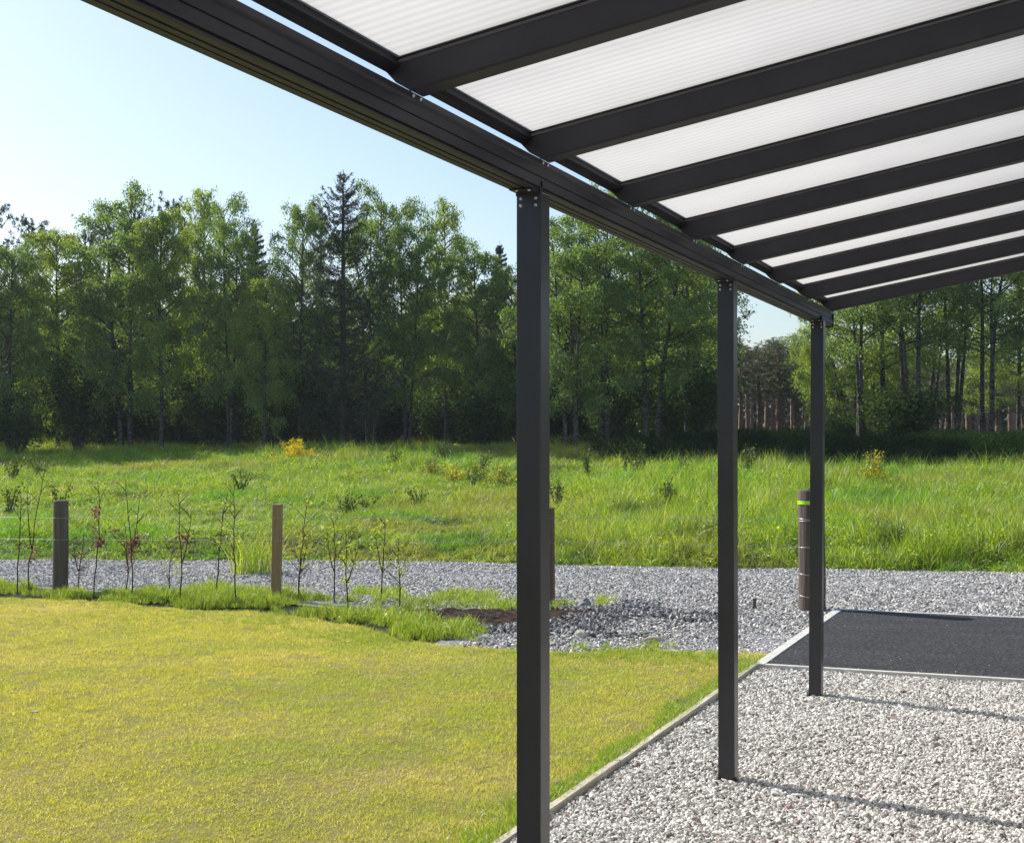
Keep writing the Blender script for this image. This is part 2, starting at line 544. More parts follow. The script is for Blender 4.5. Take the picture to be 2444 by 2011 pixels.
out(n, l, b.outputs[0])
M_BARKP = mat_solid('pine_bark', (0.15, 0.10, 0.075), (0.36, 0.26, 0.21), 4, 0.9, 0.15, 0.7, 0.02, (4, 4, 1))
M_BARKS = mat_solid('spruce_bark', (0.045, 0.038, 0.032), (0.12, 0.10, 0.085), 4, 0.9, 0.15, 0.6, 0.02, (4, 4, 1))
M_TWIG = mat_solid('sapling_bark', (0.05, 0.033, 0.025), (0.13, 0.09, 0.065), 20, 0.8, 0.2, 0.3, 0.002)

# ------------------------------------------------------------------ ground sheets
xs = np.unique(np.concatenate([np.linspace(-600, -60, 10), np.linspace(-60, 25, 171), np.linspace(25, 400, 8)]))
ys = np.unique(np.concatenate([np.linspace(-60, 4, 12), np.linspace(4, 60, 187), np.linspace(60, 700, 16)]))
GX, GY = np.meshgrid(xs, ys)
GZ = ground_z(GX, GY)
GZ = np.where(GY < 9.0, -0.03, GZ)
V = np.stack([GX, GY, GZ], -1).reshape(-1, 3)
nx, ny = len(xs), len(ys)
i, j = np.meshgrid(np.arange(nx - 1), np.arange(ny - 1))
a = (j * nx + i).ravel()
Q = np.stack([a, a + 1, a + nx + 1, a + nx], 1)
g = link('ground', mesh_np('ground', V, Q, True), M_GROUND)
tag(g, kind='structure')


def strip_sheet(name, xarr, ylo, yhi, z_off, mat, ny=20, zfun=None):
    X = np.repeat(xarr[None, :], ny, 0)
    T = np.linspace(0, 1, ny)[:, None]
    Y = ylo[None, :] * (1 - T) + yhi[None, :] * T
    Z = (zfun or (lambda a, b: np.maximum(ground_z(a, b), -0.02)))(X, Y) + z_off
    V = np.stack([X, Y, Z], -1).reshape(-1, 3)
    nx = len(xarr)
    i, j = np.meshgrid(np.arange(nx - 1), np.arange(ny - 1))
    a = (j * nx + i).ravel()
    Q = np.stack([a, a + 1, a + nx + 1, a + nx], 1)
    o = link(name, mesh_np(name, V, Q, True), mat)
    return tag(o, kind='structure')


xl = np.linspace(-30, -2.12, 150)


def lawn_z(X, Y):
    return 0.012 * vnoise(X, Y, 0.8, 21) + 0.006 * vnoise(X, Y, 2.5, 22) + 0.008


strip_sheet('lawn', xl, np.full_like(xl, -20), lawn_far(xl), 0.0, M_LAWNBASE, 160, lambda a, b: lawn_z(a, b))
xr = np.linspace(-24, 8, 190)
rn = np.where(xr < -2.1, np.maximum(lawn_far(xr), 10.0) - 0.15, 13.3)
strip_sheet('road', xr, np.where(xr < -4.8, np.interp(xr, [-24, -8, -6.5, -4.8], [12.5, 12.3, 11.9, 11.0]), rn), road_far(xr) + 0.15, 0.006, M_ROADBED, 60)
xg = np.linspace(-2.08, 6, 30)
strip_sheet('gravel_bed', xg, np.full_like(xg, -6), np.full_like(xg, 9.84), 0.0, M_BED, 30, lambda a, b: a * 0 - 0.012)
pv = link('pavement', bm_mesh(bm_box(-2.05, 6, 9.86, 13.27, -0.05, 0.026), 'pavement'), M_ASPHALT)
tag(pv, kind='structure')

# ------------------------------------------------------------------ kerb and timber edging
kb = empty('concrete_kerb', (-2.1, 9.81, 0))
tag(kb, 'pale concrete kerb framing the dark asphalt pad', 'kerb')
for nm, bx in (('kerb_edge', (-2.125, -2.05, 9.81, 13.33, -0.05, 0.032)), ('kerb_edge', (-2.05, 6.0, 9.81, 9.86, -0.05, 0.030)), ('kerb_edge', (-2.05, 6.0, 13.27, 13.32, -0.05, 0.030))):
    me = bm_mesh(bm_box(*bx), 'kerb_edge', 0.004, 2)
    me.transform(Matrix.Translation((2.1, -9.81, 0)))
    link(nm, me, M_CONC, kb)
ed = empty('timber_edging', (-2.1, 3.0, 0))
tag(ed, 'thin weathered timber board dividing lawn from white gravel', 'edging')
y = -3.0
k = 0
while y < 9.7:
    L = min(2.4, 9.79 - y)
    bm = bm_box(-2.122 + 0.004 * math.sin(k * 2.1), -2.088 + 0.004 * math.sin(k * 2.1), y + 0.002, y + L - 0.002, -0.08, 0.034 + 0.004 * math.cos(k))
    bmesh.ops.subdivide_edges(bm, edges=[e for e in bm.edges if abs(e.verts[0].co.y - e.verts[1].co.y) > 0.5], cuts=12)
    for v in bm.verts:
        v.co.x += 0.007 * mnoise.noise((v.co.y * 1.3, 0, 0))
        v.co.z += 0.006 * mnoise.noise((v.co.y * 1.1, 5, 0)) if v.co.z > 0 else 0
    me = bm_mesh(bm, 'board')
    me.transform(Matrix.Translation((2.1, -3.0, 0)))
    link('board', me, M_TIMBER, ed)
    y += L
    k += 1

# ------------------------------------------------------------------ veranda
D, PW = 1.4954, 0.0806
XI, XO = -D, -D - PW
ZU, ZT = 2.330, 2.425
BY0, BY1 = -1.2, 9.325
PITCHR = 0.180
WALLX = 1.75
ver = empty('veranda', (XO, 0, 0))
tag(ver, 'dark grey metal lean-to veranda with opal roof sheets over the gravel', 'veranda')
VT = Matrix.Translation((-XO, 0, 0))


def vpart(name, bm, mat, bevel=0.0, parent=None, seg=2):
    me = bm_mesh(bm, name, bevel, seg)
    if parent is None:
        me.transform(VT)
        return link(name, me, mat, ver)
    return link(name, me, mat, parent)


def screw_mesh(r=0.0055, h=0.003):
    bm = bmesh.new()
    bmesh.ops.create_cone(bm, cap_ends=True, segments=12, radius1=r, radius2=r * 0.6, depth=h)
    return bm


def screw(pos, rot, parent):
    bm = screw_mesh()
    bmesh.ops.transform(bm, matrix=Matrix.Translation(Vector(pos)) @ rot, verts=bm.verts)
    me = bm_mesh(bm, 'screw')
    return link('screw', me, M_STEEL, parent)


ROT_MY = Matrix.Rotation(rad(90), 4, 'X')      # cone axis to -Y
# beam: one extrusion with grooves on its inner face and its underside
g1 = 0.0022
prof = [(XI, ZU + 0.003), (XI, 2.3335), (XI - 0.006, 2.3335), (XI - 0.006, 2.3405), (XI, 2.3405),
        (XI, 2.3675), (XI - 0.003, 2.3685), (XI - 0.003, 2.3712), (XI + 0.001, 2.3722), (XI + 0.001, 2.3745), (XI - 0.004, 2.3755), (XI - 0.005, 2.378),
        (XI - 0.005, 2.402), (XI - 0.001, 2.405), (XI + 0.002, 2.4085), (XI + 0.002, 2.411), (XI - 0.001, 2.412), (XI - 0.001, ZT),
        (XI - 0.012, ZT), (XO + 0.010, ZT + 0.001), (XO - 0.006, ZT - 0.004), (XO - 0.010, 2.405), (XO - 0.004, 2.37), (XO, 2.345),
        (XO, ZU), (XO + 0.022, ZU), (XO + 0.022, ZU + 0.003), (XO + 0.028, ZU + 0.003), (XO + 0.028, ZU), (XO + 0.046, ZU), (XO + 0.046, ZU + 0.004), (XO + 0.054, ZU + 0.004), (XO + 0.054, ZU), (XI - 0.008, ZU), (XI - 0.004, ZU + 0.001)]
beam = vpart('beam', prism_y(prof, BY0, BY1), M_METAL)
capm = prism_y([(XI + 0.004, 2.322), (XI + 0.006, 2.40), (XI + 0.003, ZT + 0.006), (XO - 0.008, ZT + 0.006), (XO - 0.014, 2.40), (XO - 0.008, 2.322)], BY1, BY1 + 0.008)
endcap = vpart('end_cap', capm, M_METAL, 0.003)
LEAN = [0.0, 0.0, 0.022]
for k, yy in enumerate((3.951, 6.488, 8.8385)):
    p = vpart('post', bm_box(XO + 0.0015, XI - 0.0015, yy, yy + PW, -0.15, ZU - 0.001), M_POSTMETAL, 0.0035)
    if LEAN[k]:
        for v in p.data.vertices:
            v.co.x += LEAN[k] * max(0, v.co.z) / ZU
    # bracket sleeve at the top, four screws on its near face
    lx = LEAN[k]
    br = vpart('bracket', bm_box(XO + 0.0 + lx, XI - 0.0 + lx * 0.6, yy - 0.002, yy + 0.012, ZU - 0.012, ZU + 0.03), M_METAL, 0.001)
    plate = vpart('bracket', bm_box(XO + 0.002 + lx, XI - 0.004 + lx, yy - 0.062, yy - 0.001, ZU - 0.0042, ZU - 0.0012), M_METAL, 0.001)
    for sx in (0.016, 0.064):
        for sz in (2.292, 2.313):
            s = screw((XO + sx + lx - XO, yy - 0.0025, sz - 0.004), ROT_MY, p)
    for sx in (0.02, 0.06):
        screw((XO + sx + lx - XO, yy - 0.046, ZU - 0.0057), Matrix.Rotation(rad(180), 4, 'X'), plate)

R0, RS, RW = 3.0994, 0.8902, 0.078
raf_y = [R0 + RS * k for k in range(-4, 8)]
raf_y[-1] = 9.29


def rz(x, off=0.0):
    return 2.427 + PITCHR * (x - XI) + off


X1 = WALLX
proto_raf = None
for k, yc in enumerate(raf_y):
    w = RW if k < len(raf_y) - 1 else 0.07
    h = 0.074
    prof = [(XI - 0.002, 2.4265), (-1.534, 2.448), (-1.566, 2.482), (-1.566, 2.492), (XI - 0.01, rz(XI - 0.01, h)), (X1, rz(X1, h)), (X1, rz(X1))]
    bm = prism_y(prof, -w / 2, w / 2)
    # shallow shadow lines near the lower arris and under the glazing bar
    me = bm_mesh(bm, 'rafter', 0.002, 2)
    me.transform(Matrix.Translation((-XO, 0, 0)))
    o = link('rafter', me, M_METAL, ver)
    o.location = (0, yc, 0)
    gb = prism_y([(-1.572, 2.496), (X1, rz(X1, h + 0.004)), (X1, rz(X1, h + 0.03)), (-1.572, 2.522)], -w / 2 - 0.004, w / 2 + 0.004)
    me = bm_mesh(gb, 'glazing_bar', 0.002)
    me.transform(Matrix.Translation((-XO, 0, 0)))
    # gb sits on the rafter and clamps the sheets
    o2 = link('glazing_bar', me, M_METAL, ver)
    o2.location = (0, yc, 0.0)
    gs = prism_y([(XI - 0.02, rz(XI - 0.02, 0.0)), (X1, rz(X1)), (X1, rz(X1, -0.0035)), (XI + 0.012, rz(XI + 0.012, -0.0035))], -w / 2 + 0.001, -w / 2 + 0.006)
    me = bm_mesh(gs, 'drip_lip')
    me.transform(Matrix.Translation((-XO, 0, 0)))
    o3 = link('drip_lip', me, M_METAL2, o)
    for s in (-0.02, 0.02):
        sc = screw((XI - XO + 0.0035, s - 0.004, 2.4165), Matrix.Rotation(rad(90), 4, 'Y'), o)
for k in range(len(raf_y) - 1):
    ya, yb = raf_y[k] + RW / 2 + 0.0, raf_y[k + 1] - RW / 2 - 0.0
    if k == len(raf_y) - 2:
        yb = raf_y[k + 1] - 0.035
    yo = (ya + yb) / 2
    ya, yb = ya - yo - 0.003, yb - yo + 0.003
    xs0, xs1 = -1.528, X1
    za, zb = rz(xs0, 0.070), rz(xs1, 0.070)
    dx = -XO
    V = [(xs0 + dx, ya, za), (xs1 + dx, ya, zb), (xs1 + dx, yb, zb), (xs0 + dx, yb, za)]
    V += [(x, y_, z + 0.016) for x, y_, z in V]
    me = mesh_np('roof_sheet', V, np.array([(0, 3, 2, 1), (4, 5, 6, 7), (0, 1, 5, 4), (2, 3, 7, 6), (1, 2, 6, 5), (3, 0, 4, 7)]))
    sh = link('roof_sheet', me, [M_OPAL, M_CLEAR], ver)
    me.polygons[0].material_index = 1
    sh.location = (0, yo, 0)
    # closing profile along the low end of the sheet
    zc = rz(-1.53, 0.0)
    prof = [(-1.520, zc + 0.066), (-1.520, zc + 0.0705), (-1.5265, zc + 0.0705), (-1.5265, zc + 0.094), (-1.553, zc + 0.090), (-1.553, zc + 0.052), (-1.546, zc + 0.047), (-1.536, zc + 0.060)]
    bm = prism_y(prof, ya + 0.004, yb - 0.004)
    me = bm_mesh(bm, 'edge_profile')
    me.transform(Matrix.Translation((-XO, 0, 0)))
    ep = link('edge_profile', me, M_METAL2, ver)
    ep.location = (0, yo, 0)
wp = vpart('wall_plate', bm_box(X1, X1 + 0.05, raf_y[0] - 0.1, raf_y[-1] + 0.04, rz(X1) - 0.05, rz(X1) + 0.14), M_METAL, 0.003)

# unseen house wall, added to carry the roof and bounce light onto the metal
M_WALL = mat_solid('white_render', (0.66, 0.65, 0.62), (0.74, 0.73, 0.70), 30, 0.9, 0.2, 0.3, 0.003)
hw = link('unseen_house_wall', bm_mesh(bm_box(X1 + 0.052, X1 + 0.35, -7.0, 9.4, -0.1, 3.6), 'unseen_house_wall'), M_WALL)
tag(hw, 'unseen pale house wall, added to carry the veranda roof and bounce light', 'wall')

# ------------------------------------------------------------------ fence
fence = empty('wire_fence', (-7.5, 12.26, 0))
tag(fence, 'wire fence of timber posts between the lawn and the stone track', 'fence')
F0 = Vector((-7.5, 12.26, 0))


def round_post(name, x, y, r, h, mat, seg=28, tilt=(0, 0)):
    g = Geo()
    zz = np.array([-0.3, 0.0, 0.2, 0.45, 0.7, h - 0.012, h])
    rr = np.array([1, 1, 1.0, 0.99, 0.98, 0.97, 0.93]) * r
    px = x - F0.x + tilt[0] * zz + 0.004 * np.sin(zz * 5)
    g.tube(np.stack([px, np.full_like(zz, y - F0.y) + tilt[1] * zz, zz], 1), rr, seg)
    me = g.build(name)
    for p_ in me.polygons:
        p_.use_smooth = len(p_.vertices) == 4
    return link(name, me, mat, fence)


p1 = round_post('post', -10.01, 12.10, 0.081, 0.957, M_POSTGREY, tilt=(0.01, 0))
p1['label'] = 'thick grey round fence post'


def sawn_post(x, y, w, h, mat, tilt):
    bm = bm_box(-w / 2, w / 2, -w / 2, w / 2, -0.3, h)
    bmesh.ops.bevel(bm, geom=bm.edges[:], offset=0.003, segments=1, affect='EDGES')
    me = bm_mesh(bm, 'post')
    o = link('post', me, mat, fence)
    o.location = (x - F0.x, y - F0.y, 0)
    o.rotation_euler = (0, tilt, 0.12)
    return o


p2 = sawn_post(-7.515, 12.33, 0.082, 0.95, M_POSTSAWN, 0.018)
p2['label'] = 'pale sawn square fence post'
p3 = sawn_post(-4.695, 12.63, 0.09, 0.95, M_POSTBROWN, -0.004)
p3['label'] = 'brown square fence post'
PR = 0.125
PX, PY = -2.47 + PR, 13.36
pole = round_post('strainer_post', PX, PY, PR, 1.125, M_POLE, 36)
pole['label'] = 'stout dark round strainer pole'
g = Geo()
zz = np.array([1.128, 1.14, 1.152])
g.tube(np.stack([np.full(3, PX - F0.x + 0.03), np.full(3, PY - F0.y + 0.05), zz], 1), [0.07, 0.065, 0.06], 16)
link('pole_cap', g.build('pole_cap'), M_METAL2, pole)
g = Geo()
g.tube(np.stack([np.full(2, PX - F0.x - 0.0036), np.full(2, PY - F0.y), np.array([0.992, 1.026])], 1), PR * 0.985 + 0.0030, 36, False)
link('tape_band', g.build('tape_band', True), M_TAPE, pole)


def ring(z, tilt):
    g = Geo()
    th = np.linspace(0, 2 * math.pi, 41)
    g.tube(np.stack([PX - F0.x + 0.004 + (PR + 0.001) * np.cos(th), PY - F0.y + (PR + 0.001) * np.sin(th), z + tilt * np.cos(th)], 1), 0.0028, 5, False)
    return link('wire_wrap', g.build('wire_wrap', True), M_WIRE, pole)


ring(0.842, 0.008); ring(0.85, -0.012); ring(0.595, 0.004); ring(0.335, -0.012); ring(0.13, -0.016)
for (za, zb, zc, zd) in ((0.775, 0.815, 0.855, 0.845), (0.547, 0.586, 0.62, 0.597)):
    P = np.array([(-16.0, 11.5, za - 0.03), (-10.01, 12.02, za), (-7.51, 12.29, zb), (-4.69, 12.58, zc), (PX - PR, PY, zd)])
    P = P - np.array([F0.x, F0.y, 0])
    g = Geo()
    g.tube(P, 0.0021, 5, False)
    link('wire', g.build('wire', True), M_WIRE, fence)

# ------------------------------------------------------------------ stones and grass (countless: stuff)
SRC = {}


def src_collection(name, meshes, mat):
    c = bpy.data.collections.new(name)
    for k, me in enumerate(meshes):
        me.materials.append(mat)
        o = bpy.data.objects.new('%s_%02d' % (name, k), me)
        c.objects.link(o)
    return c


def stone_mesh(seed):
    r = np.random.default_rng(seed)
    bm = bmesh.new()
    bmesh.ops.create_icosphere(bm, subdivisions=1, radius=0.5)
    sx, sy, sz = r.uniform(0.9, 1.5), r.uniform(0.65, 0.95), r.uniform(0.35, 0.62)
    for v in bm.verts:
        f = r.uniform(0.78, 1.12)
        v.co = Vector((v.co.x * sx * f, v.co.y * sy * f, v.co.z * sz * f))
    return bm_mesh(bm, 'stone')


def blade_tuft(seed, nb, h0, h1, w, spread, lean, seg=3, radius_pow=0.5):
    r = np.random.default_rng(seed)
    V, Q, T = [], [], []
    n = 0
    for _ in range(nb):
        a = r.uniform(0, 2 * math.pi)
        rr = spread * r.uniform(0, 1) ** radius_pow
        b = np.array([rr * math.cos(a), rr * math.sin(a), -0.01])
        d = r.uniform(0, 2 * math.pi)
        ld = np.array([math.cos(d), math.sin(d), 0])
        f = r.uniform(0, math.pi)
        wd = np.array([math.cos(f), math.sin(f), 0])
        h = r.uniform(h0, h1)
        ln = lean * r.uniform(0.2, 1.0) * h
        ww = w * r.uniform(0.6, 1.2)
        rows = []
        for s in range(seg + 1):
            t = s / seg
            c = b + np.array([0, 0, h * (t - 0.25 * lean * t * t)]) + ld * ln * t * t
            wt = ww * (1 - t) ** 0.6 * 0.5
            if s < seg:
                rows += [c - wd * wt, c + wd * wt]
            else:
                rows += [c]
        V += rows
        for s in range(seg - 1):
            k = n + 2 * s
            Q.append((k, k + 1, k + 3, k + 2))
        k = n + 2 * (seg - 1)
        T.append((k, k + 1, k + 2))
        n += len(rows)
    F = []
    if Q:
        F.append(np.array(Q))
    F.append(np.array(T))
    return mesh_np('tuft', np.array(V), F)


def leafy_tuft(seed, nl, h, r0, leaf):
    r = np.random.default_rng(seed)
    g = Geo()
    a = r.uniform(0, 2 * math.pi, nl)
    rr = r0 * np.sqrt(r.uniform(0, 1, nl))
    z = h * r.uniform(0.05, 1, nl) * (1 - 0.5 * (rr / r0) ** 2)
    C = np.stack([rr * np.cos(a), rr * np.sin(a), z], 1)
    A = r.normal(0, 1, (nl, 3)); A[:, 2] *= 0.6
    A /= np.linalg.norm(A, axis=1, keepdims=True)
    B = np.cross(A, r.normal(0, 1, (nl, 3)))
    B /= np.linalg.norm(B, axis=1, keepdims=True)
    s = leaf * r.uniform(0.6, 1.3, nl)[:, None]
    g.quads(C, A * s, B * s * 0.5)
    return g.build('leafy')


def scatter(name, P, rot, scl, coll, idx=None, extra=None):
    n = len(P)
    me = bpy.data.meshes.new(name)
    me.vertices.add(n)
    me.vertices.foreach_set('co', np.asarray(P, np.float32).ravel())
    at = me.attributes.new('irot', 'FLOAT_VECTOR', 'POINT')
    at.data.foreach_set('vector', np.asarray(rot, np.float32).ravel())
    at = me.attributes.new('iscl', 'FLOAT_VECTOR', 'POINT')
    at.data.foreach_set('vector', np.asarray(scl, np.float32).ravel())
    at = me.attributes.new('iidx', 'INT', 'POINT')
    if idx is None:
        idx = rng.integers(0, len(coll.objects), n)
    at.data.foreach_set('value', np.asarray(idx, np.int32))
    o = link(name, me)
    ng = bpy.data.node_groups.new(name + '_scatter', 'GeometryNodeTree')
    ng.interface.new_socket('Geometry', in_out='INPUT', socket_type='NodeSocketGeometry')
    ng.interface.new_socket('Geometry', in_out='OUTPUT', socket_type='NodeSocketGeometry')
    nn, ll = ng.nodes, ng.links
    gi, go = nn.new('NodeGroupInput'), nn.new('NodeGroupOutput')
    ci = nn.new('GeometryNodeCollectionInfo')
    ci.inputs['Collection'].default_value = coll
    ci.inputs['Separate Children'].default_value = True
    ci.inputs['Reset Children'].default_value = True
    ip = nn.new('GeometryNodeInstanceOnPoints')
    ip.inputs['Pick Instance'].default_value = True
    ll.new(gi.outputs[0], ip.inputs['Points'])
    ll.new(ci.outputs[0], ip.inputs['Instance'])
    for nm, ty, sock in (('irot', 'FLOAT_VECTOR', 'Rotation'), ('iscl', 'FLOAT_VECTOR', 'Scale'), ('iidx', 'INT', 'Instance Index')):
        na = nn.new('GeometryNodeInputNamedAttribute')
        na.data_type = ty
        na.inputs['Name'].default_value = nm
        ll.new(na.outputs['Attribute'], ip.inputs[sock])
    ll.new(ip.outputs[0], go.inputs[0])
    md = o.modifiers.new('scatter', 'NODES')
    md.node_group = ng
    tag(o, kind='stuff')
    return o


def rot_any(n, flat=0.35):
    return np.stack([rng.normal(0, flat, n), rng.normal(0, flat, n), rng.uniform(0, 6.283, n)], 1)


def in_view(X, Y, margin=5.0):
    """inside the photograph's field of view plus a margin in degrees, to save memory"""
    az = np.degrees(np.arctan2(X, Y))
    return (az > -41.9 - margin) & (az < -1.9 + margin + 3)


C_ST_A = src_collection('chipping', [stone_mesh(s) for s in range(10)], M_STONE_A)
C_ST_B = src_collection('roadstone', [stone_mesh(s + 20) for s in range(8)], M_STONE_B)
C_ST_C = src_collection('darkstone', [stone_mesh(s + 40) for s in range(8)], M_STONE_C)

# white chippings under the veranda
N = 130000
X = rng.uniform(-2.075, 1.1, N); Y = 4.2 + (9.80 - 4.2) * rng.uniform(0, 1, N)
ok = in_view(X, Y, 8) & (((X < XO - 0.012) | (X > XI + 0.012)) | (((Y < 6.476) | (Y > 6.58)) & ((Y < 8.826) | (Y > 8.93))))
X, Y = X[ok], Y[ok]
n_ = len(X)
S = rng.uniform(0.013, 0.027, n_) * (1 + 0.6 * (rng.random(n_) > 0.94))
Z = 0.0 + rng.uniform(-0.006, 0.010, n_) + 0.012 * vnoise(X, Y, 1.2, 31) + 0.006 * vnoise(X, Y, 5, 32)
o = scatter('gravel', np.stack([X, Y, Z], 1), rot_any(n_, 0.6), np.repeat(S[:, None], 3, 1), C_ST_A)
o['label'] = 'white angular gravel under the veranda'

# grey stones of the track
N = 330000
X = rng.uniform(-19, 3.0, N); Y = rng.uniform(9.9, 18.3, N)
rf = road_far(X)
lf = lawn_far(X)
edge = np.where(X < -4.5, np.interp(X, [-19, -9, -7.5, -6.0, -5.0, -4.5], [12.35, 12.45, 12.2, 12.0, 11.5, 10.7]) + 0.35 * vnoise(X, Y, 1.4, 33), lf + 0.04)
pad = (X > -2.12) & (Y < 13.35)
soil = (((X + 5.05) / 1.0) ** 2 + ((Y - 11.75) / 0.62) ** 2) < 1 + 0.5 * vnoise(X, Y, 3, 34)
ok = (Y < rf + 0.12 * vnoise(X, Y, 3, 35)) & (Y > edge) & ~pad & in_view(X, Y, 6) & ~soil
heap = np.exp(-(((X + 4.0) / 0.85) ** 2 + ((Y - 11.9) / 1.25) ** 2)) + 0.45 * vnoise(X, Y, 2.3, 36) > 0.45
okB = ok & ~heap
X1_, Y1_ = X[okB], Y[okB]
n_ = len(X1_)
S = rng.uniform(0.018, 0.037, n_)
Z = ground_z(X1_, Y1_) + 0.012 + rng.uniform(-0.008, 0.01, n_)
o = scatter('track_stones', np.stack([X1_, Y1_, Z], 1), rot_any(n_, 0.5), np.repeat(S[:, None], 3, 1), C_ST_B)
o['label'] = 'blue grey crushed stone of the track'
okC = ok & heap & (rng.random(N) < 0.8)
X1_, Y1_ = X[okC], Y[okC]
n_ = len(X1_)
S = rng.uniform(0.020, 0.046, n_)
Z = ground_z(X1_, Y1_) + 0.015 + rng.uniform(-0.01, 0.025, n_)
o = scatter('heap_stones', np.stack([X1_, Y1_, Z], 1), rot_any(n_, 0.8), np.repeat(S[:, None], 3, 1), C_ST_C)
o['label'] = 'darker coarser stones spread beside the brown fence post'
# soil patch
bm = bmesh.new()
bmesh.ops.create_grid(bm, x_segments=60, y_segments=40, size=1)
for v in bm.verts:
    u_, w_ = v.co.x, v.co.y
    d = math.hypot(u_, w_)
    v.co.x, v.co.y = -5.0 + 1.25 * u_, 11.72 + 0.70 * w_
    edge_ = max(0.0, 1 - d)
    v.co.z = float(ground_z(v.co.x, v.co.y)) + 0.006 + 0.045 * min(1, edge_ * 2) * (0.7 + 0.6 * mnoise.noise((v.co.x * 4, v.co.y * 4, 0))) + 0.030 * mnoise.noise((v.co.x * 13, v.co.y * 13, 3)) - (0.05 if d > 1 else 0)
so = link('soil_patch', bm_mesh(bm, 'soil_patch'), M_SOIL)
tag(so, kind='structure')

# lawn
C_LAWN = src_collection('lawn_tuft', [blade_tuft(s, 34, 0.012, 0.036, 0.0042, 0.06, 0.9, 2) for s in range(8)], M_LAWN)
N = 60000
X = rng.uniform(-14, -2.13, N); Y = rng.uniform(4.2, 11.4, N)
ok = (Y < lawn_far(X) + 0.05) & in_view(X, Y, 6)
bare = vnoise(X, Y, 1.7, 41) * 0.6 + vnoise(X, Y, 4.5, 42) * 0.5
ok &= ~((bare > 0.66) & (rng.random(N) < 0.6))
X, Y = X[ok], Y[ok]
n_ = len(X)
S = rng.uniform(0.7, 1.25, n_)
SZ = S * (1 + 0.3 * vnoise(X, Y, 0.9, 43) + 0.12 * vnoise(X, Y, 5.5, 45))
o = scatter('lawn_grass', np.stack([X, Y, lawn_z(X, Y)], 1), np.stack([rng.normal(0, .06, n_), rng.normal(0, .06, n_), rng.uniform(0, 6.28, n_)], 1), np.stack([S, S, SZ], 1), C_LAWN)
o['label'] = 'short dry yellow green lawn grass'

# greener blades where the lawn runs out towards the fence
N = 5000
X = rng.uniform(-13, -2.4, N)
Y = lawn_far(X) - np.abs(rng.normal(0, 0.42, N))
ok = in_view(X, Y, 5) & (rng.random(N) < smooth01(0.45 + 0.6 * vnoise(X, Y, 1.5, 48)))
X, Y = X[ok], Y[ok]; n_ = len(X)
S = rng.uniform(0.35, 0.6, n_)
GF = (X, Y, S, n_)

# greener fringe along the timber edging and longer verge under the fence
C_EDGE = src_collection('edge_tuft', [blade_tuft(s + 60, 20, 0.03, 0.10, 0.006, 0.06, 0.7, 3) for s in range(6)], M_EDGEGRASS)
N = 9000
Y = rng.uniform(4.2, 9.9, N)
X = -2.14 - np.abs(rng.normal(0, 0.12, N)) * (1 + 0.9 * vnoise(Y, Y * 0, 1.6, 44))
ok = in_view(X, Y, 5) & (rng.random(N) < 0.5 * smooth01(0.6 + 0.5 * vnoise(X, Y, 3.5, 46)))
X, Y = X[ok], Y[ok]; n_ = len(X)
fall = np.exp(-(np.abs(X + 2.14) / 0.3))
S = rng.uniform(0.5, 0.9, n_)
o = scatter('edge_grass', np.stack([X, Y, lawn_z(X, Y)], 1), np.stack([rng.normal(0, .1, n_), rng.normal(0, .1, n_), rng.uniform(0, 6.28, n_)], 1), np.stack([S, S, S * (0.35 + 0.65 * fall)], 1), C_EDGE)
o['label'] = 'greener longer grass beside the timber edging'
X, Y, S, n_ = GF
o = scatter('lawn_margin_grass', np.stack([X, Y, lawn_z(X, Y)], 1), np.stack([rng.normal(0, .1, n_), rng.normal(0, .1, n_), rng.uniform(0, 6.28, n_)], 1), np.stack([S, S, S], 1), C_EDGE)
o['label'] = 'greener grass where the lawn meets the rough verge'
C_VERGE = src_collection('verge_tuft', [blade_tuft(s + 80, 24, 0.07, 0.22, 0.0085, 0.08, 0.6, 3) for s in range(9)] + [leafy_tuft(s + 90, 34, 0.12, 0.11, 0.016) for s in range(2)], M_EDGEGRASS)
N = 19000
X = rng.uniform(-15, -2.3, N); Y = rng.uniform(9.7, 13.4, N)
lf = lawn_far(X)
hi = np.interp(X, [-15, -9, -7.5, -6.0, -5.0, -4.2, -2.2], [12.25, 12.35, 12.5, 12.4, 11.3, 10.4, 10.45])
ok = (Y > lf - 0.06) & (Y < hi + 0.3 * vnoise(X, Y, 1.3, 51)) & in_view(X, Y, 5)
soil = (((X + 4.85) / 1.0) ** 2 + ((Y - 11.75) / 0.50) ** 2) < 1
ok &= ~(soil & (rng.random(N) < 0.93))
clump = vnoise(X, Y, 1.6, 52) + 0.8 * vnoise(X, Y, 4, 53)
dens = np.where(X < -8.0, 1.0, np.where(X > -4.3, 0.3, 0.75))
ok &= rng.random(N) < dens * smooth01(clump * 1.2 + 0.85)
X, Y = X[ok], Y[ok]; n_ = len(X)
S = rng.uniform(0.6, 1.1, n_) * (0.34 + 0.55 * smooth01(clump[ok] + 0.3)) * np.where(Y - lawn_far(X) < 0.2, 0.6, 1)
o = scatter('verge_grass', np.stack([X, Y, np.maximum(ground_z(X, Y), 0)], 1), np.stack([rng.normal(0, .12, n_), rng.normal(0, .12, n_), rng.uniform(0, 6.28, n_)], 1), np.stack([S, S, S], 1), C_VERGE)
o['label'] = 'long grass and weeds along the foot of the fence'
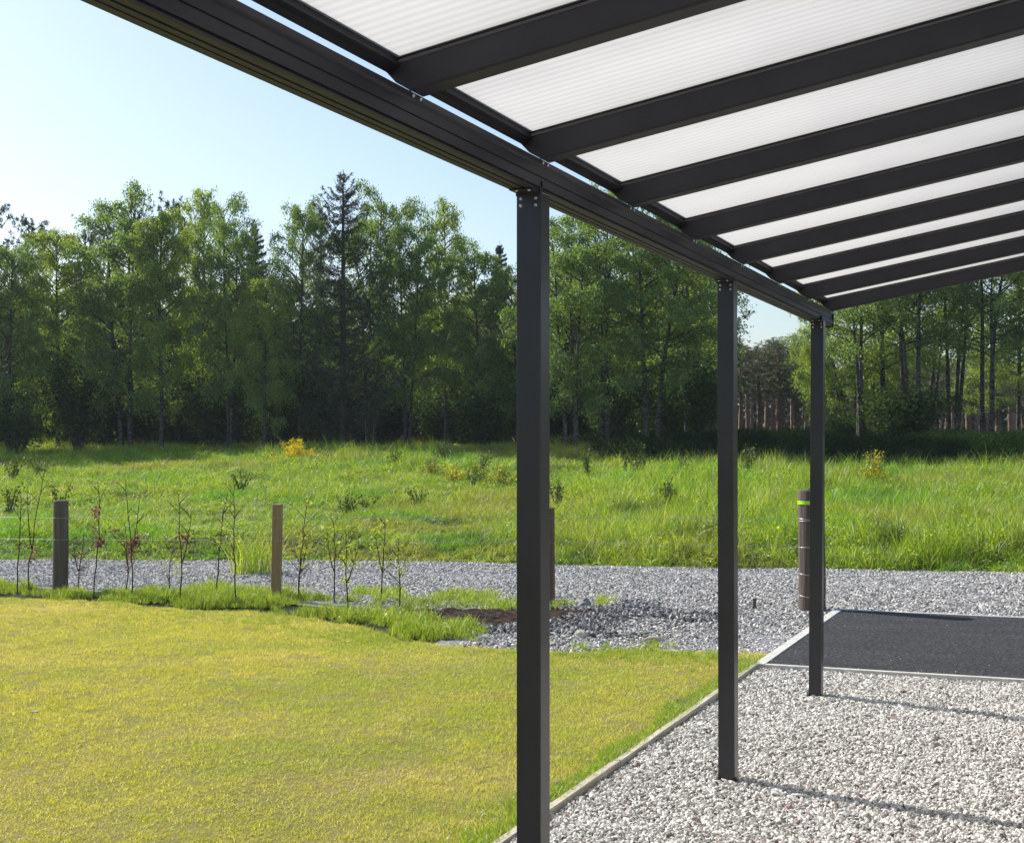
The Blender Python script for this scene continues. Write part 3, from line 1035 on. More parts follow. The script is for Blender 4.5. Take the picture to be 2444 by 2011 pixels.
# thin weeds further out on the stones (1.2 m band with gaps)
N = 900
X = rng.uniform(-9, -4.2, N); Y = rng.uniform(12.3, 13.4, N)
ok = (vnoise(X, Y, 1.9, 55) > 0.25) & in_view(X, Y, 3)
X, Y = X[ok], Y[ok]; n_ = len(X)
S = rng.uniform(0.5, 0.9, n_)
o = scatter('stone_weeds', np.stack([X, Y, ground_z(X, Y)], 1), np.stack([rng.normal(0, .12, n_), rng.normal(0, .12, n_), rng.uniform(0, 6.28, n_)], 1), np.stack([S, S, S], 1), C_VERGE)
o['label'] = 'thin yellow green weeds growing through the stones'

# meadow
C_MEAD = src_collection('meadow_tuft', [blade_tuft(s + 100, 15, 0.14, 0.55, 0.013, 0.13, 0.55, 3) for s in range(5)] + [blade_tuft(s + 110, 12, 0.25, 0.75, 0.010, 0.10, 0.9, 3) for s in range(2)] + [leafy_tuft(s + 120, 60, 0.34, 0.17, 0.026) for s in range(3)], M_MEADOW)
N = 100000
r_ = rng.uniform(14.5, 52, N); az = np.radians(rng.uniform(-48, 5, N))
X, Y = r_ * np.sin(az), r_ * np.cos(az)
t = Y - road_far(X)
aR = smooth01((X / Y + 0.42) / 0.16)
tmax = 29 * (1 - aR) + 19 * aR
ok = (t > 0.02) & (t < tmax + 2)
X, Y, t, aR, r_ = X[ok], Y[ok], t[ok], aR[ok], r_[ok]
n_ = len(X)
patch = vnoise(X, Y, 0.28, 61) + 0.7 * vnoise(X, Y, 0.9, 62) + 0.5 * vnoise(X, Y, 2.2, 63)
H = (0.42 + 0.25 * patch) * (1 - aR) + (0.85 + 0.22 * patch) * aR
H = H * (0.35 + 0.65 * smooth01(t / (1.2 - 0.8 * aR))) * (0.8 + 0.5 * smooth01((t - 12) / 14) * (1 - aR))
near_l = smooth01((X / Y + 0.36) / -0.12) * smooth01(1 - t / 10)
H *= 1 - 0.35 * near_l
H *= 1 + 0.6 * np.clip(vnoise(X, Y, 0.7, 64) * vnoise(X, Y, 2.6, 65) * 2.4 + 0.5 * vnoise(X, Y, 1.9, 67), -0.75, 1)
H = np.clip(H, 0.12, 1.3) * rng.uniform(0.6, 1.3, n_)
SW = 0.8 + 0.5 * smooth01((r_ - 18) / 30)
idx = np.where(rng.random(n_) < 0.12 + 0.25 * smooth01(vnoise(X, Y, 0.5, 66) * 2), rng.integers(7, 10, n_), rng.integers(0, 7, n_))
o = scatter('meadow_grass', np.stack([X, Y, ground_z(X, Y)], 1), np.stack([rng.normal(0, .22, n_), rng.normal(0, .22, n_), rng.uniform(0, 6.28, n_)], 1), np.stack([SW, SW, H], 1), C_MEAD, idx)
o['label'] = 'tall bright green meadow grass beyond the track'

# bank and forest floor, the bank's shade put into the dark leaf colour
C_BANK = src_collection('bank_tuft', [leafy_tuft(s + 140, 150, 0.34, 0.36, 0.028) for s in range(3)] + [blade_tuft(s + 150, 40, 0.2, 0.5, 0.012, 0.3, 0.8, 3) for s in range(4)], M_BANK_SHADED)
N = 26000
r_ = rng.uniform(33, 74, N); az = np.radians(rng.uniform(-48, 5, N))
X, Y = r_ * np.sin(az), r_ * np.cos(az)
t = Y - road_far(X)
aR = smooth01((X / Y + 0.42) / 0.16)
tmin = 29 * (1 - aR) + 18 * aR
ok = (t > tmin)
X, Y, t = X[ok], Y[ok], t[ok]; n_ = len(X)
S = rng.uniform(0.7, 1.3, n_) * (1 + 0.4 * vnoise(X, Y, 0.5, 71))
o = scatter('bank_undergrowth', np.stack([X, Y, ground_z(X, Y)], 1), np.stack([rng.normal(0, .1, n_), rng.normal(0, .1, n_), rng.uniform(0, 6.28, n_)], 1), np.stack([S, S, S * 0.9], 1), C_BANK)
o['label'] = 'dark green undergrowth below the trees, bank shade put into its leaf colour'


# ------------------------------------------------------------------ trees
def unit(v):
    return v / (np.linalg.norm(v, axis=-1, keepdims=True) + 1e-9)


def make_birch(seed, H=10.0, W=4.0, base=0.2, nbr=46, nleaf=17000, leaf=0.042, forks=1, lean=0.0, droop=1.0):
    r = np.random.default_rng(seed)
    g, L = Geo(), Geo()
    tz = np.linspace(0, 1, 14)
    stems = []
    for f in range(forks):
        a = r.uniform(0, 6.28)
        off = np.array([math.cos(a), math.sin(a)]) * (0.0 if f == 0 else 0.35)
        spread = 0.0 if forks == 1 else 0.09 * H * (1 if f else 0.6)
        ph = r.uniform(0, 6.28, 2)
        px = off[0] + lean * H * tz ** 1.2 + spread * math.cos(a) * tz ** 1.3 + 0.10 * np.sin(tz * 5 + ph[0]) * tz * 1.5
        py = off[1] + spread * math.sin(a) * tz ** 1.3 + 0.10 * np.sin(tz * 4 + ph[1]) * tz * 1.5
        hf = H * (1 if f == 0 else r.uniform(0.8, 0.95))
        P = np.stack([px, py, -0.3 + (hf + 0.3) * tz], 1)
        g.tube(P, (0.115 if forks == 1 else 0.095) * (1 - tz) ** 0.8 + 0.012, 7, False)
        stems.append((P, hf))
    pts, wts = [], []
    for b in range(nbr):
        P, hf = stems[b % forks]
        t = base + (0.985 - base) * ((b + r.uniform(0, 1)) / nbr) ** 0.82
        p0 = np.array([np.interp(t, tz, P[:, c]) for c in range(3)])
        uu = (t - base) / (1 - base)
        prof = (0.42 + 0.58 * math.sin(math.pi * min(1, uu * 0.72 + 0.14))) * (1 - 0.5 * uu ** 4) * (0.75 + 0.5 * r.random())
        Lb = max(0.35, W / 2 * prof)
        a = b * 2.399 + r.normal(0, 0.4)
        e0 = rad(r.uniform(28, 52) + 16 * uu)
        s = np.linspace(0, 1, 7)
        rr = Lb * s ** 0.9
        zz = Lb * math.tan(e0) * (s - 0.62 * s ** 2.2) * 0.8
        B = np.stack([p0[0] + rr * math.cos(a), p0[1] + rr * math.sin(a), p0[2] + zz], 1)
        B += np.cumsum(r.normal(0, 0.03, B.shape), 0)
        g.tube(B, 0.028 * (1 - s) * (0.5 + Lb / W) + 0.006, 4, False)
        # twigs leave the outer part of the branch, leaves hang along them
        nt = int(5 + Lb * 7)
        for k in range(nt):
            ts = r.uniform(0.25, 1.0)
            q = np.array([np.interp(ts, s, B[:, c]) for c in range(3)])
            ta = r.uniform(0, 6.28)
            le = r.uniform(0.15, 0.55)
            hang = droop * r.uniform(0.15, 0.95) * (0.5 + Lb / W)
            pts.append((q, np.array([le * math.cos(ta), le * math.sin(ta), r.uniform(0.0, 0.25)]), hang))
            wts.append(hang + 0.3)
    wts = np.array(wts); wts = wts * r.uniform(0.5, 1.4, len(wts)); wts /= wts.sum()
    ci = r.choice(len(pts), nleaf, p=wts)
    q = np.array([p_[0] for p_ in pts])[ci]
    o_ = np.array([p_[1] for p_ in pts])[ci]
    hg = np.array([p_[2] for p_ in pts])[ci]
    s = r.uniform(0, 1, nleaf)
    C = q + o_ * s[:, None] ** 0.7
    C[:, 2] -= hg * s ** 1.7
    C += r.normal(0, 0.10, C.shape)
    A = r.normal(0, 1, C.shape); A[:, 2] -= 0.8
    A = unit(A)
    Bv = unit(np.cross(A, r.normal(0, 1, C.shape)))
    sz = leaf * r.uniform(0.7, 1.35, nleaf)[:, None]
    L.quads(C, A * sz, Bv * sz * 0.72)
    return g.build('birch_trunk', True), L.build('birch_crown')


def needle_clumps(L, C, r, n_per, size, wid, up=0.3):
    n = len(C) * n_per
    c = np.repeat(C, n_per, 0)
    d = r.normal(0, 1, (n, 3)); d[:, 2] += up
    d = unit(d)
    s = size * r.uniform(0.6, 1.2, n)[:, None]
    b = unit(np.cross(d, r.normal(0, 1, (n, 3))))
    L.quads(c + d * s * 0.5, d * s * 0.5, b * wid * 0.5)


def make_pine(seed, H=10.0, W=3.2, base=0.45, nbr=34, ncl=620, dead=10, npc=22):
    r = np.random.default_rng(seed)
    g, L = Geo(), Geo()
    tz = np.linspace(0, 1, 10)
    ph = r.uniform(0, 6.28)
    P = np.stack([0.1 * np.sin(3 * tz + ph) * tz, 0.1 * np.cos(3 * tz + ph) * tz, -0.3 + (H + 0.3) * tz], 1)
    g.tube(P, 0.11 * (1 - tz) ** 0.7 + 0.012, 7, False)
    cl = []
    for b in range(nbr):
        t = base + (0.97 - base) * ((b + r.uniform(0, 1)) / nbr)
        p0 = np.array([np.interp(t, tz, P[:, c]) for c in range(3)])
        u = (t - base) / (1 - base)
        Lb = W / 2 * (0.35 + 0.75 * math.sin(math.pi * (0.25 + 0.75 * u)) ** 0.8) * r.uniform(0.55, 1.15)
        a = b * 2.399 + r.normal(0, 0.5)
        s = np.linspace(0, 1, 6)
        up = r.uniform(0.15, 0.6) + 0.5 * u
        B = np.stack([p0[0] + Lb * s * math.cos(a), p0[1] + Lb * s * math.sin(a), p0[2] + Lb * up * s ** 1.6], 1)
        g.tube(B, 0.03 * (1 - s) + 0.007, 4, False)
        k = max(3, int(ncl / nbr * (Lb / W * 2)))
        ts = r.uniform(0.35, 1.0, k)
        q = np.stack([np.interp(ts, s, B[:, c]) for c in range(3)], 1)
        q += r.normal(0, 0.16, q.shape) * np.array([1, 1, 0.6])
        cl.append(q)
    q = np.array([(P[-1][0], P[-1][1], H - 0.1 - 0.12 * k) for k in range(8)])
    cl.append(q)
    for b in range(dead):
        t = r.uniform(0.12, base)
        p0 = np.array([np.interp(t, tz, P[:, c]) for c in range(3)])
        a = r.uniform(0, 6.28); Lb = r.uniform(0.3, 0.9)
        s = np.linspace(0, 1, 3)
        g.tube(np.stack([p0[0] + Lb * s * math.cos(a), p0[1] + Lb * s * math.sin(a), p0[2] - 0.1 * s * Lb], 1), 0.012 * (1 - s) + 0.004, 3, False)
    needle_clumps(L, np.vstack(cl), r, npc, 0.18, 0.032, 0.5)
    return g.build('pine_trunk', True), L.build('pine_crown')


def make_spruce(seed, H=10.0, W=2.6, base=0.08, whorls=30, sparse=0.5, up=0.35, npc=10, power=1.0):
    r = np.random.default_rng(seed)
    g, L = Geo(), Geo()
    tz = np.linspace(0, 1, 8)
    g.tube(np.stack([0 * tz, 0 * tz, -0.3 + (H + 0.3) * tz], 1), 0.12 * (1 - tz) ** 0.8 + 0.01, 7, False)
    cl = []
    for w in range(whorls):
        t0_ = base + (0.985 - base) * (w / whorls) ** 0.95
        nb = r.integers(4, 7)
        for b in range(nb):
            t = min(0.985, t0_ + r.uniform(-0.5, 0.5) / whorls)
            a = r.uniform(0, 6.28)
            Lb = (W / 2) * (1 - t) ** power * r.uniform(0.5, 1.2) + 0.16
            s = np.linspace(0, 1, 6)
            B = np.stack([Lb * s * math.cos(a), Lb * s * math.sin(a), H * t + Lb * (-0.25 * s + (0.25 + up) * s ** 2.2)], 1)
            g.tube(B, 0.016 * (1 - s) + 0.005, 3, False)
            k = int(3 + Lb * 26 * sparse)
            ts = r.uniform(0.12, 1.0, k)
            q = np.stack([np.interp(ts, s, B[:, c]) for c in range(3)], 1)
            side = r.normal(0, 1, k) * 0.16 * (1 - ts * 0.6) * Lb
            q[:, 0] += -math.sin(a) * side; q[:, 1] += math.cos(a) * side
            q[:, 2] -= np.abs(side) * 0.35 + r.uniform(0, 0.06, k)
            cl.append(q)
    needle_clumps(L, np.vstack(cl), r, npc, 0.09, 0.02, 0.0)
    return g.build('spruce_trunk', True), L.build('spruce_crown')


def make_bush(seed, H=1.0, W=1.2, nleaf=1500, leaf=0.03, nst=9, top_only=False):
    r = np.random.default_rng(seed)
    g, L = Geo(), Geo()
    cs = []
    for k in range(nst):
        a = r.uniform(0, 6.28); ro = W / 2 * r.uniform(0.2, 1)
        hh = H * r.uniform(0.6, 1.0)
        s = np.linspace(0, 1, 6)
        B = np.stack([ro * s ** 1.1 * math.cos(a), ro * s ** 1.1 * math.sin(a), -0.03 + hh * s - 0.1 * hh * s ** 3], 1)
        B += np.cumsum(r.normal(0, 0.012 * H, B.shape), 0)
        g.tube(B, 0.012 * H * (1 - s) + 0.003, 4, False)
        m = nleaf // nst
        ts = r.uniform(0.25 if not top_only else 0.5, 1.0, m)
        q = np.stack([np.interp(ts, s, B[:, c]) for c in range(3)], 1) + r.normal(0, 0.10 * W, (m, 3)) * np.array([1, 1, 0.7])
        cs.append(q)
    C = np.vstack(cs)
    C[:, 2] = np.maximum(C[:, 2], 0.02)
    A = unit(r.normal(0, 1, C.shape))
    Bv = unit(np.cross(A, r.normal(0, 1, C.shape)))
    sz = leaf * r.uniform(0.6, 1.3, len(C))[:, None]
    L.quads(C, A * sz, Bv * sz * 0.6)
    return g.build('stems', True), L.build('foliage')


def proto(meshes, mats):
    for me, m in zip(meshes, mats):
        me.materials.append(m)
    return meshes


BIRCH = [proto(make_birch(1, W=4.8, lean=0.02, base=0.19, nbr=54, nleaf=38000), (M_BARKB, M_BIRCH)),
         proto(make_birch(2, W=4.2, nbr=48, base=0.2, droop=1.3, nleaf=36000), (M_BARKB, M_BIRCH2)),
         proto(make_birch(3, W=5.0, forks=2, nbr=64, base=0.22, nleaf=42000), (M_BARKB, M_BIRCH)),
         proto(make_birch(4, W=3.8, base=0.26, lean=-0.03, nleaf=22000, droop=1.2), (M_BARKB, M_BIRCH2)),
         proto(make_birch(5, W=5.4, forks=3, nbr=75, nleaf=48000, base=0.16), (M_BARKB, M_BIRCH)),
         proto(make_birch(6, W=5.0, base=0.42, forks=3, nbr=46, nleaf=19000, lean=0.05), (M_BARKB, M_BIRCH))]
PINE = [proto(make_pine(11, W=3.0), (M_BARKP, M_PINE)), proto(make_pine(12, W=2.6, base=0.5, nbr=28), (M_BARKP, M_PINE)),
        proto(make_pine(13, W=3.4, base=0.3, nbr=42, ncl=800), (M_BARKP, M_PINE))]
FARP = [proto(make_pine(21 + k, W=2.4, base=0.5 - 0.04 * k, nbr=26, ncl=420, dead=16, npc=16), (M_BARKP, M_PINEFAR)) for k in range(4)]
SPRUCE = [proto(make_spruce(31, W=4.4, sparse=1.0, up=0.75, whorls=34, npc=9, power=0.75), (M_BARKS, M_SPRUCE)),
          proto(make_spruce(32, W=4.2, sparse=2.2, up=0.15, whorls=60, npc=11, power=0.8), (M_BARKS, M_SPRUCE))]
BUSH = [proto(make_bush(41 + k, nleaf=1800, leaf=0.035), (M_TWIG, M_SHRUB)) for k in range(3)]
TALLB = [proto(make_bush(51 + k, H=3.0, W=2.6, nleaf=5200, leaf=0.05, nst=14), (M_BARKS, M_SHADE)) for k in range(3)]


def plant(name, pr, x, y, h, w, rzv, names=('trunk', 'crown'), H0=10.0, W0=4.0, z=None):
    z = float(ground_z(x, y)) if z is None else z
    r = empty(name, (x, y, z), rzv)
    for me, nm in zip(pr, names):
        o = bpy.data.objects.new(nm, me)
        COL.objects.link(o)
        o.parent = r
    r.scale = (w / W0, w / W0, h / H0)
    return r


def at(u, depth):
    """world point on the ground track of photo column u, at a depth in metres along the view axis"""
    s = (u - CX) / FPX * depth
    c = math.cos(PITCH)
    return (FW.x / c * depth + RT.x * s, FW.y / c * depth + RT.y * s)


def tree(name, kind, var, u, depth, vtop, wpx, label, cat='tree', group=None, rot=None, W0=4.0):
    x, y = at(u, depth)
    z0 = float(ground_z(x, y))
    ztop = EYE + (1053 - vtop) / FPX * depth
    w = wpx * (1.16 if kind is BIRCH else 1.1) / FPX * depth
    t = plant(name, kind[var], x, y, ztop - z0, w, rng.uniform(0, 6.28) if rot is None else rot, W0=W0)
    return tag(t, label, cat, group)


TW = 'trees along the edge of the wood'
B, P_, S_ = BIRCH, PINE, SPRUCE
rows = [
    ('pine_tree', P_, 2, -20, 47, 500, 150, 'pine cut off by the left edge of the picture', 3.2),
    ('birch_tree', B, 0, 20, 45, 600, 170, 'leafy tree in front of the pine at the far left edge', 4.4),
    ('pine_tree', P_, 0, 78, 55, 519, 110, 'small rounded pine top poking up left of the first birch', 3.0),
    ('birch_tree', B, 1, 138, 47, 556, 160, 'pale leaved birch just right of the rounded pine top', 3.8),
    ('pine_tree', P_, 1, 204, 55, 549, 80, 'thin pine standing in the dip left of the big birch', 2.6),
    ('pine_tree', P_, 1, 253, 55, 505, 90, 'pine top just above the left shoulder of the big birch', 2.6),
    ('birch_tree', B, 4, 312, 47, 464, 240, 'largest birch of the left clump, broad with a flat topped crown', 5.0),
    ('pine_tree', P_, 0, 320, 53, 462, 90, 'dark pine tip at the very top of the big left birch', 3.0),
    ('birch_tree', B, 1, 385, 46, 508, 150, 'yellow green birch on the right shoulder of the big left birch', 3.8),
    ('pine_tree', P_, 1, 411, 55, 472, 85, 'slim pine rising between the big birch and the airy birch', 2.6),
    ('birch_tree', B, 3, 479, 48, 460, 130, 'airy see-through birch with drooping twigs left of the twin tops', 3.4),
    ('birch_tree', B, 2, 545, 46, 482, 150, 'dense birch with a pointed top beside the dark spruce', 4.6),
    ('spruce_tree', S_, 1, 608, 50, 525, 150, 'dark spruce leaning out over the left dip of sky', 4.2),
    ('birch_tree', B, 1, 632, 44, 668, 120, 'short birch below the left dip of sky', 3.8),
    ('birch_tree', B, 0, 716, 45, 503, 145, 'tapering birch left of the bare topped spruce', 4.4),
    ('spruce_tree', S_, 0, 764, 50, 482, 110, 'smaller spruce with a thin spike beside the tallest one', 3.6),
    ('spruce_tree', S_, 0, 818, 44.5, 403, 260, 'tallest tree, a spruce with a bare spiky top', 3.6),
    ('birch_tree', B, 4, 893, 46, 458, 178, 'bright rounded birch right of the tallest spruce', 5.0),
    ('birch_tree', B, 2, 968, 46, 492, 160, 'darker birch joined to the right side of the bright rounded one', 4.6),
    ('birch_tree', B, 3, 1066, 47, 488, 120, 'slender birch standing clear with a narrow crown', 3.4),
    ('birch_tree', B, 0, 1135, 45, 612, 160, 'low birch left of the nearest metal post', 4.4),
    ('spruce_tree', S_, 1, 1193, 52, 573, 130, 'dark conical conifer beside the nearest metal post', 4.2),
    ('birch_tree', B, 2, 1235, 45, 650, 160, 'birch mostly behind the nearest metal post', 4.6),
    ('birch_tree', B, 4, 1372, 41, 500, 225, 'tall birch just right of the nearest metal post', 5.0),
    ('birch_tree', B, 5, 1450, 42, 478, 240, 'birch in the middle of the gap between the first two posts', 4.6),
    ('birch_tree', B, 2, 1545, 41, 462, 260, 'big birch whose crown passes behind the beam', 4.6),
    ('birch_tree', B, 3, 1640, 43, 540, 190, 'birch with trailing twigs left of the middle post', 3.4),
    ('pine_tree', P_, 2, 1690, 46, 650, 170, 'dark pine seen at the left side of the middle post', 3.2),
    ('birch_tree', B, 1, 1948, 50, 640, 110, 'bright leaved birch behind the farthest post', 3.8),
    ('birch_tree', B, 5, 2050, 47, 520, 230, 'birch with two pale leaning trunks right of the farthest post', 4.6),
    ('birch_tree', B, 3, 2110, 49, 500, 190, 'slim straight birch next to the two leaning trunks', 3.4),
    ('birch_tree', B, 5, 2190, 46, 470, 250, 'birch in the middle of the right hand stand', 4.6),
    ('birch_tree', B, 5, 2265, 48, 460, 210, 'dark trunked birch in front of the brightest sky gap', 4.4),
    ('birch_tree', B, 5, 2345, 46, 500, 250, 'birch with a curved dark trunk near the right edge', 4.6),
    ('birch_tree', B, 3, 2430, 48, 540, 200, 'birch cut off by the right edge of the picture', 4.6),
]
NICK = ['edge pine', 'leafy tree at the far left edge', 'rounded pine top', 'pale leaved birch', 'thin pine in the left dip', 'pine above the left shoulder', 'largest left birch', 'dark pine tip over the big birch', 'yellow green birch', 'slim pine beside the airy birch', 'airy see-through birch', 'pointed birch beside the dark spruce', 'dark leaning spruce', 'short birch under the sky dip', 'tapering birch', 'smaller spiked spruce', 'tallest spiky spruce', 'bright rounded birch', 'darker joined birch', 'slender clear-standing birch', 'low birch by the near post', 'conical conifer', 'birch hidden by the near post', 'tall birch right of the near post', 'birch mid gap', 'big birch under the beam', 'birch with trailing twigs', 'dark pine by the middle post', 'bright birch at the farthest post', 'two pale leaning trunks', 'slim straight birch', 'birch mid right stand', 'dark trunked birch by the sky gap', 'birch with the curved trunk', 'birch at the right edge']
USED = {}


def near_nick(u, tag_):
    for q in sorted(range(len(rows)), key=lambda q: abs(rows[q][3] - u)):
        side = 'left' if u < rows[q][3] else 'right'
        if (tag_, q, side) not in USED:
            USED[(tag_, q, side)] = 1
            return 'just %s of the %s' % (side, NICK[q])


for nm, kd, vr, u, dp, vt, wp_, lb, w0 in rows:
    tree(nm, kd, vr, u, dp, vt, wp_, lb, 'tree', TW, W0=w0)
# trees just off the sides that shade the ones in view
for k, (u, dp, vt) in enumerate(((-190, 46, 480), (-330, 44, 470), (2600, 46, 480))):
    tree('birch_tree', B, (0, 4, 2)[k], u, dp, vt, 230, ('birch outside the left edge', 'broad birch farther outside the left edge', 'birch outside the right edge')[k], 'tree', TW, W0=4.8)

# second row filling the wood, much alike
for k in range(58):
    u = -80 + 45 * k + rng.uniform(-20, 20)
    if 1700 < u < 1985 or (u > 2080 and k % 3):
        continue
    right = u > 1890
    dp = rng.uniform(53, 62)
    vt = rng.uniform(660, 760) if not right else rng.uniform(600, 900)
    if 1250 < u < 1700:
        vt = rng.uniform(560, 700)
    kd, w0 = ((B, 4.4), (P_, 3.0), (S_, 4.2), (B, 4.4))[k % 4]
    nm = {0: 'birch_tree', 1: 'pine_tree', 2: 'spruce_tree', 3: 'birch_tree'}[k % 4]
    vr = {0: (0, 2, 4)[k % 3], 1: k % 3, 2: 1, 3: (1, 2, 5)[k % 3]}[k % 4]
    if right:
        nm, kd, vr, w0 = 'birch_tree', B, (3, 5)[k % 2], 4.2
    lab = '%s in the second row %s' % (nm.split('_')[0], near_nick(u, nm))
    tree(nm, kd, vr, u, dp, vt, rng.uniform(150, 220), lab, 'tree', 'second row of the wood', W0=w0)

# understorey bushes at the foot of the trees
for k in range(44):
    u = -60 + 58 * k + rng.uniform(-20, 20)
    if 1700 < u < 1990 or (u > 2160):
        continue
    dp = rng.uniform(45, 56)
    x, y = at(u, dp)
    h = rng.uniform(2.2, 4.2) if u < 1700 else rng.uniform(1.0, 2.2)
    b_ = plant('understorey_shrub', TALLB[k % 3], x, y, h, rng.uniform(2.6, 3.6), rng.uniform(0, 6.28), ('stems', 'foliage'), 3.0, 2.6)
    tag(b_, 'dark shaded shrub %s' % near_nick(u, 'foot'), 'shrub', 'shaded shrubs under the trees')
x, y = at(1668, 41)
tag(plant('willow_bush', TALLB[1], x, y, 2.6, 2.6, 1.0, ('stems', 'foliage'), 3.0, 2.6), 'pale green bush at the left foot of the middle post gap', 'shrub')
x, y = at(2130, 46)
tag(plant('elder_bush', TALLB[2], x, y, 2.3, 2.6, 2.0, ('stems', 'foliage'), 3.0, 2.6), 'rounded green bush on the bank below the right birches', 'shrub')

# pine plantation beyond
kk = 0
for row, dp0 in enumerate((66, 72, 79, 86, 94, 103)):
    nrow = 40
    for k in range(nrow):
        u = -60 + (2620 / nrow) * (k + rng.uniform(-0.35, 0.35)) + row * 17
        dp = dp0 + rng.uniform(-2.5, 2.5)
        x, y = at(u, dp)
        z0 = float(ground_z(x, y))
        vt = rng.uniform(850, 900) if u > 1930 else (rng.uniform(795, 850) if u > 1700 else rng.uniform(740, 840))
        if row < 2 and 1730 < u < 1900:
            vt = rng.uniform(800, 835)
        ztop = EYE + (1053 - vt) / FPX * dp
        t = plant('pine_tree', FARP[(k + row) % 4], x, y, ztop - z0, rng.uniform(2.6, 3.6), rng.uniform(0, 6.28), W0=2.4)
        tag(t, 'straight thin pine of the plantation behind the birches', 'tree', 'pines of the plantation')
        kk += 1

# far wood, one mass
r = np.random.default_rng(77)
N = 150000
X = r.uniform(-150, 40, N)
Yb = 108 - 0.25 * (X + 50) ** 2 / 60
Y = Yb + r.uniform(0, 14, N)
Z = ground_z(X, Y) + r.uniform(0, 1, N) ** 1.5 * (5.6 + 1.8 * vnoise(X, Y, 0.25, 81) + 1.2 * vnoise(X, Y, 0.9, 82))
C = np.stack([X, Y, Z], 1)
A = unit(r.normal(0, 1, C.shape)); Bv = unit(np.cross(A, r.normal(0, 1, C.shape)))
sz = 0.24 * r.uniform(0.6, 1.3, N)[:, None]
g = Geo()
g.quads(C, A * sz, Bv * sz * 0.7)
o = link('far_woodland', g.build('far_woodland'), M_PINE)
tag(o, 'dark mass of far woodland behind the pine plantation', None, None, 'stuff')


# ------------------------------------------------------------------ saplings along the fence
def sapling(seed, h, lean, leaves, leafmat, zone, twigs=6, fork=False, leaf=0.016):
    r = np.random.default_rng(seed)
    g, L = Geo(), Geo()
    s = np.linspace(0, 1, 12)
    wob = np.cumsum(r.normal(0, 0.007, 12)) * (h / 1.0)
    P = np.stack([lean * s ** 1.3 + wob, np.cumsum(r.normal(0, 0.006, 12)), -0.03 + (h + 0.03) * s], 1)
    g.tube(P, 0.0052 * (1 - s) ** 0.7 + 0.0022, 6, False)
    arms = [P]
    if fork:
        k = 4
        s2 = np.linspace(0, 1, 8)
        sgn = 1 if r.random() > .5 else -1
        Q_ = np.stack([P[k, 0] + sgn * 0.10 * s2 ** 0.7 + np.cumsum(r.normal(0, 0.004, 8)), P[k, 1] + 0.03 * s2, P[k, 2] + (h * 0.85 - P[k, 2]) * s2], 1)
        g.tube(Q_, 0.0055 * (1 - s2) + 0.002, 5, False)
        arms.append(Q_)
    for k in range(twigs):
        A = arms[k % (2 if fork else 1)]
        i = r.integers(3, len(A) - 1)
        a = r.uniform(0, 6.28)
        le = r.uniform(0.06, 0.2)
        s2 = np.linspace(0, 1, 4)
        T_ = np.stack([A[i, 0] + le * s2 * math.cos(a), A[i, 1] + le * s2 * math.sin(a), A[i, 2] + le * 0.9 * s2 ** 0.8], 1)
        g.tube(T_, 0.003 * (1 - s2) + 0.0015, 4, False)
        arms.append(T_)
    pr = [g.build('stem', True)]
    if leaves:
        zl, zh = zone
        cand = np.vstack([np.stack([np.interp(np.linspace(0, 1, 40), np.linspace(0, 1, len(A)), A[:, c]) for c in range(3)], 1) for A in arms])
        cand = cand[(cand[:, 2] > zl * h) & (cand[:, 2] < zh * h)]
        if len(cand) == 0:
            cand = P[4:8]
        cen = cand[r.integers(0, len(cand), max(3, leaves // 7))]
        C = cen[r.integers(0, len(cen), leaves)] + r.normal(0, 0.028, (leaves, 3))
        A = unit(r.normal(0, 1, C.shape)); Bv = unit(np.cross(A, r.normal(0, 1, C.shape)))
        sz = leaf * r.uniform(0.6, 1.3, leaves)[:, None]
        L.quads(C, A * sz, Bv * sz * 0.6)
        pr.append(L.build('leaves'))
    return pr


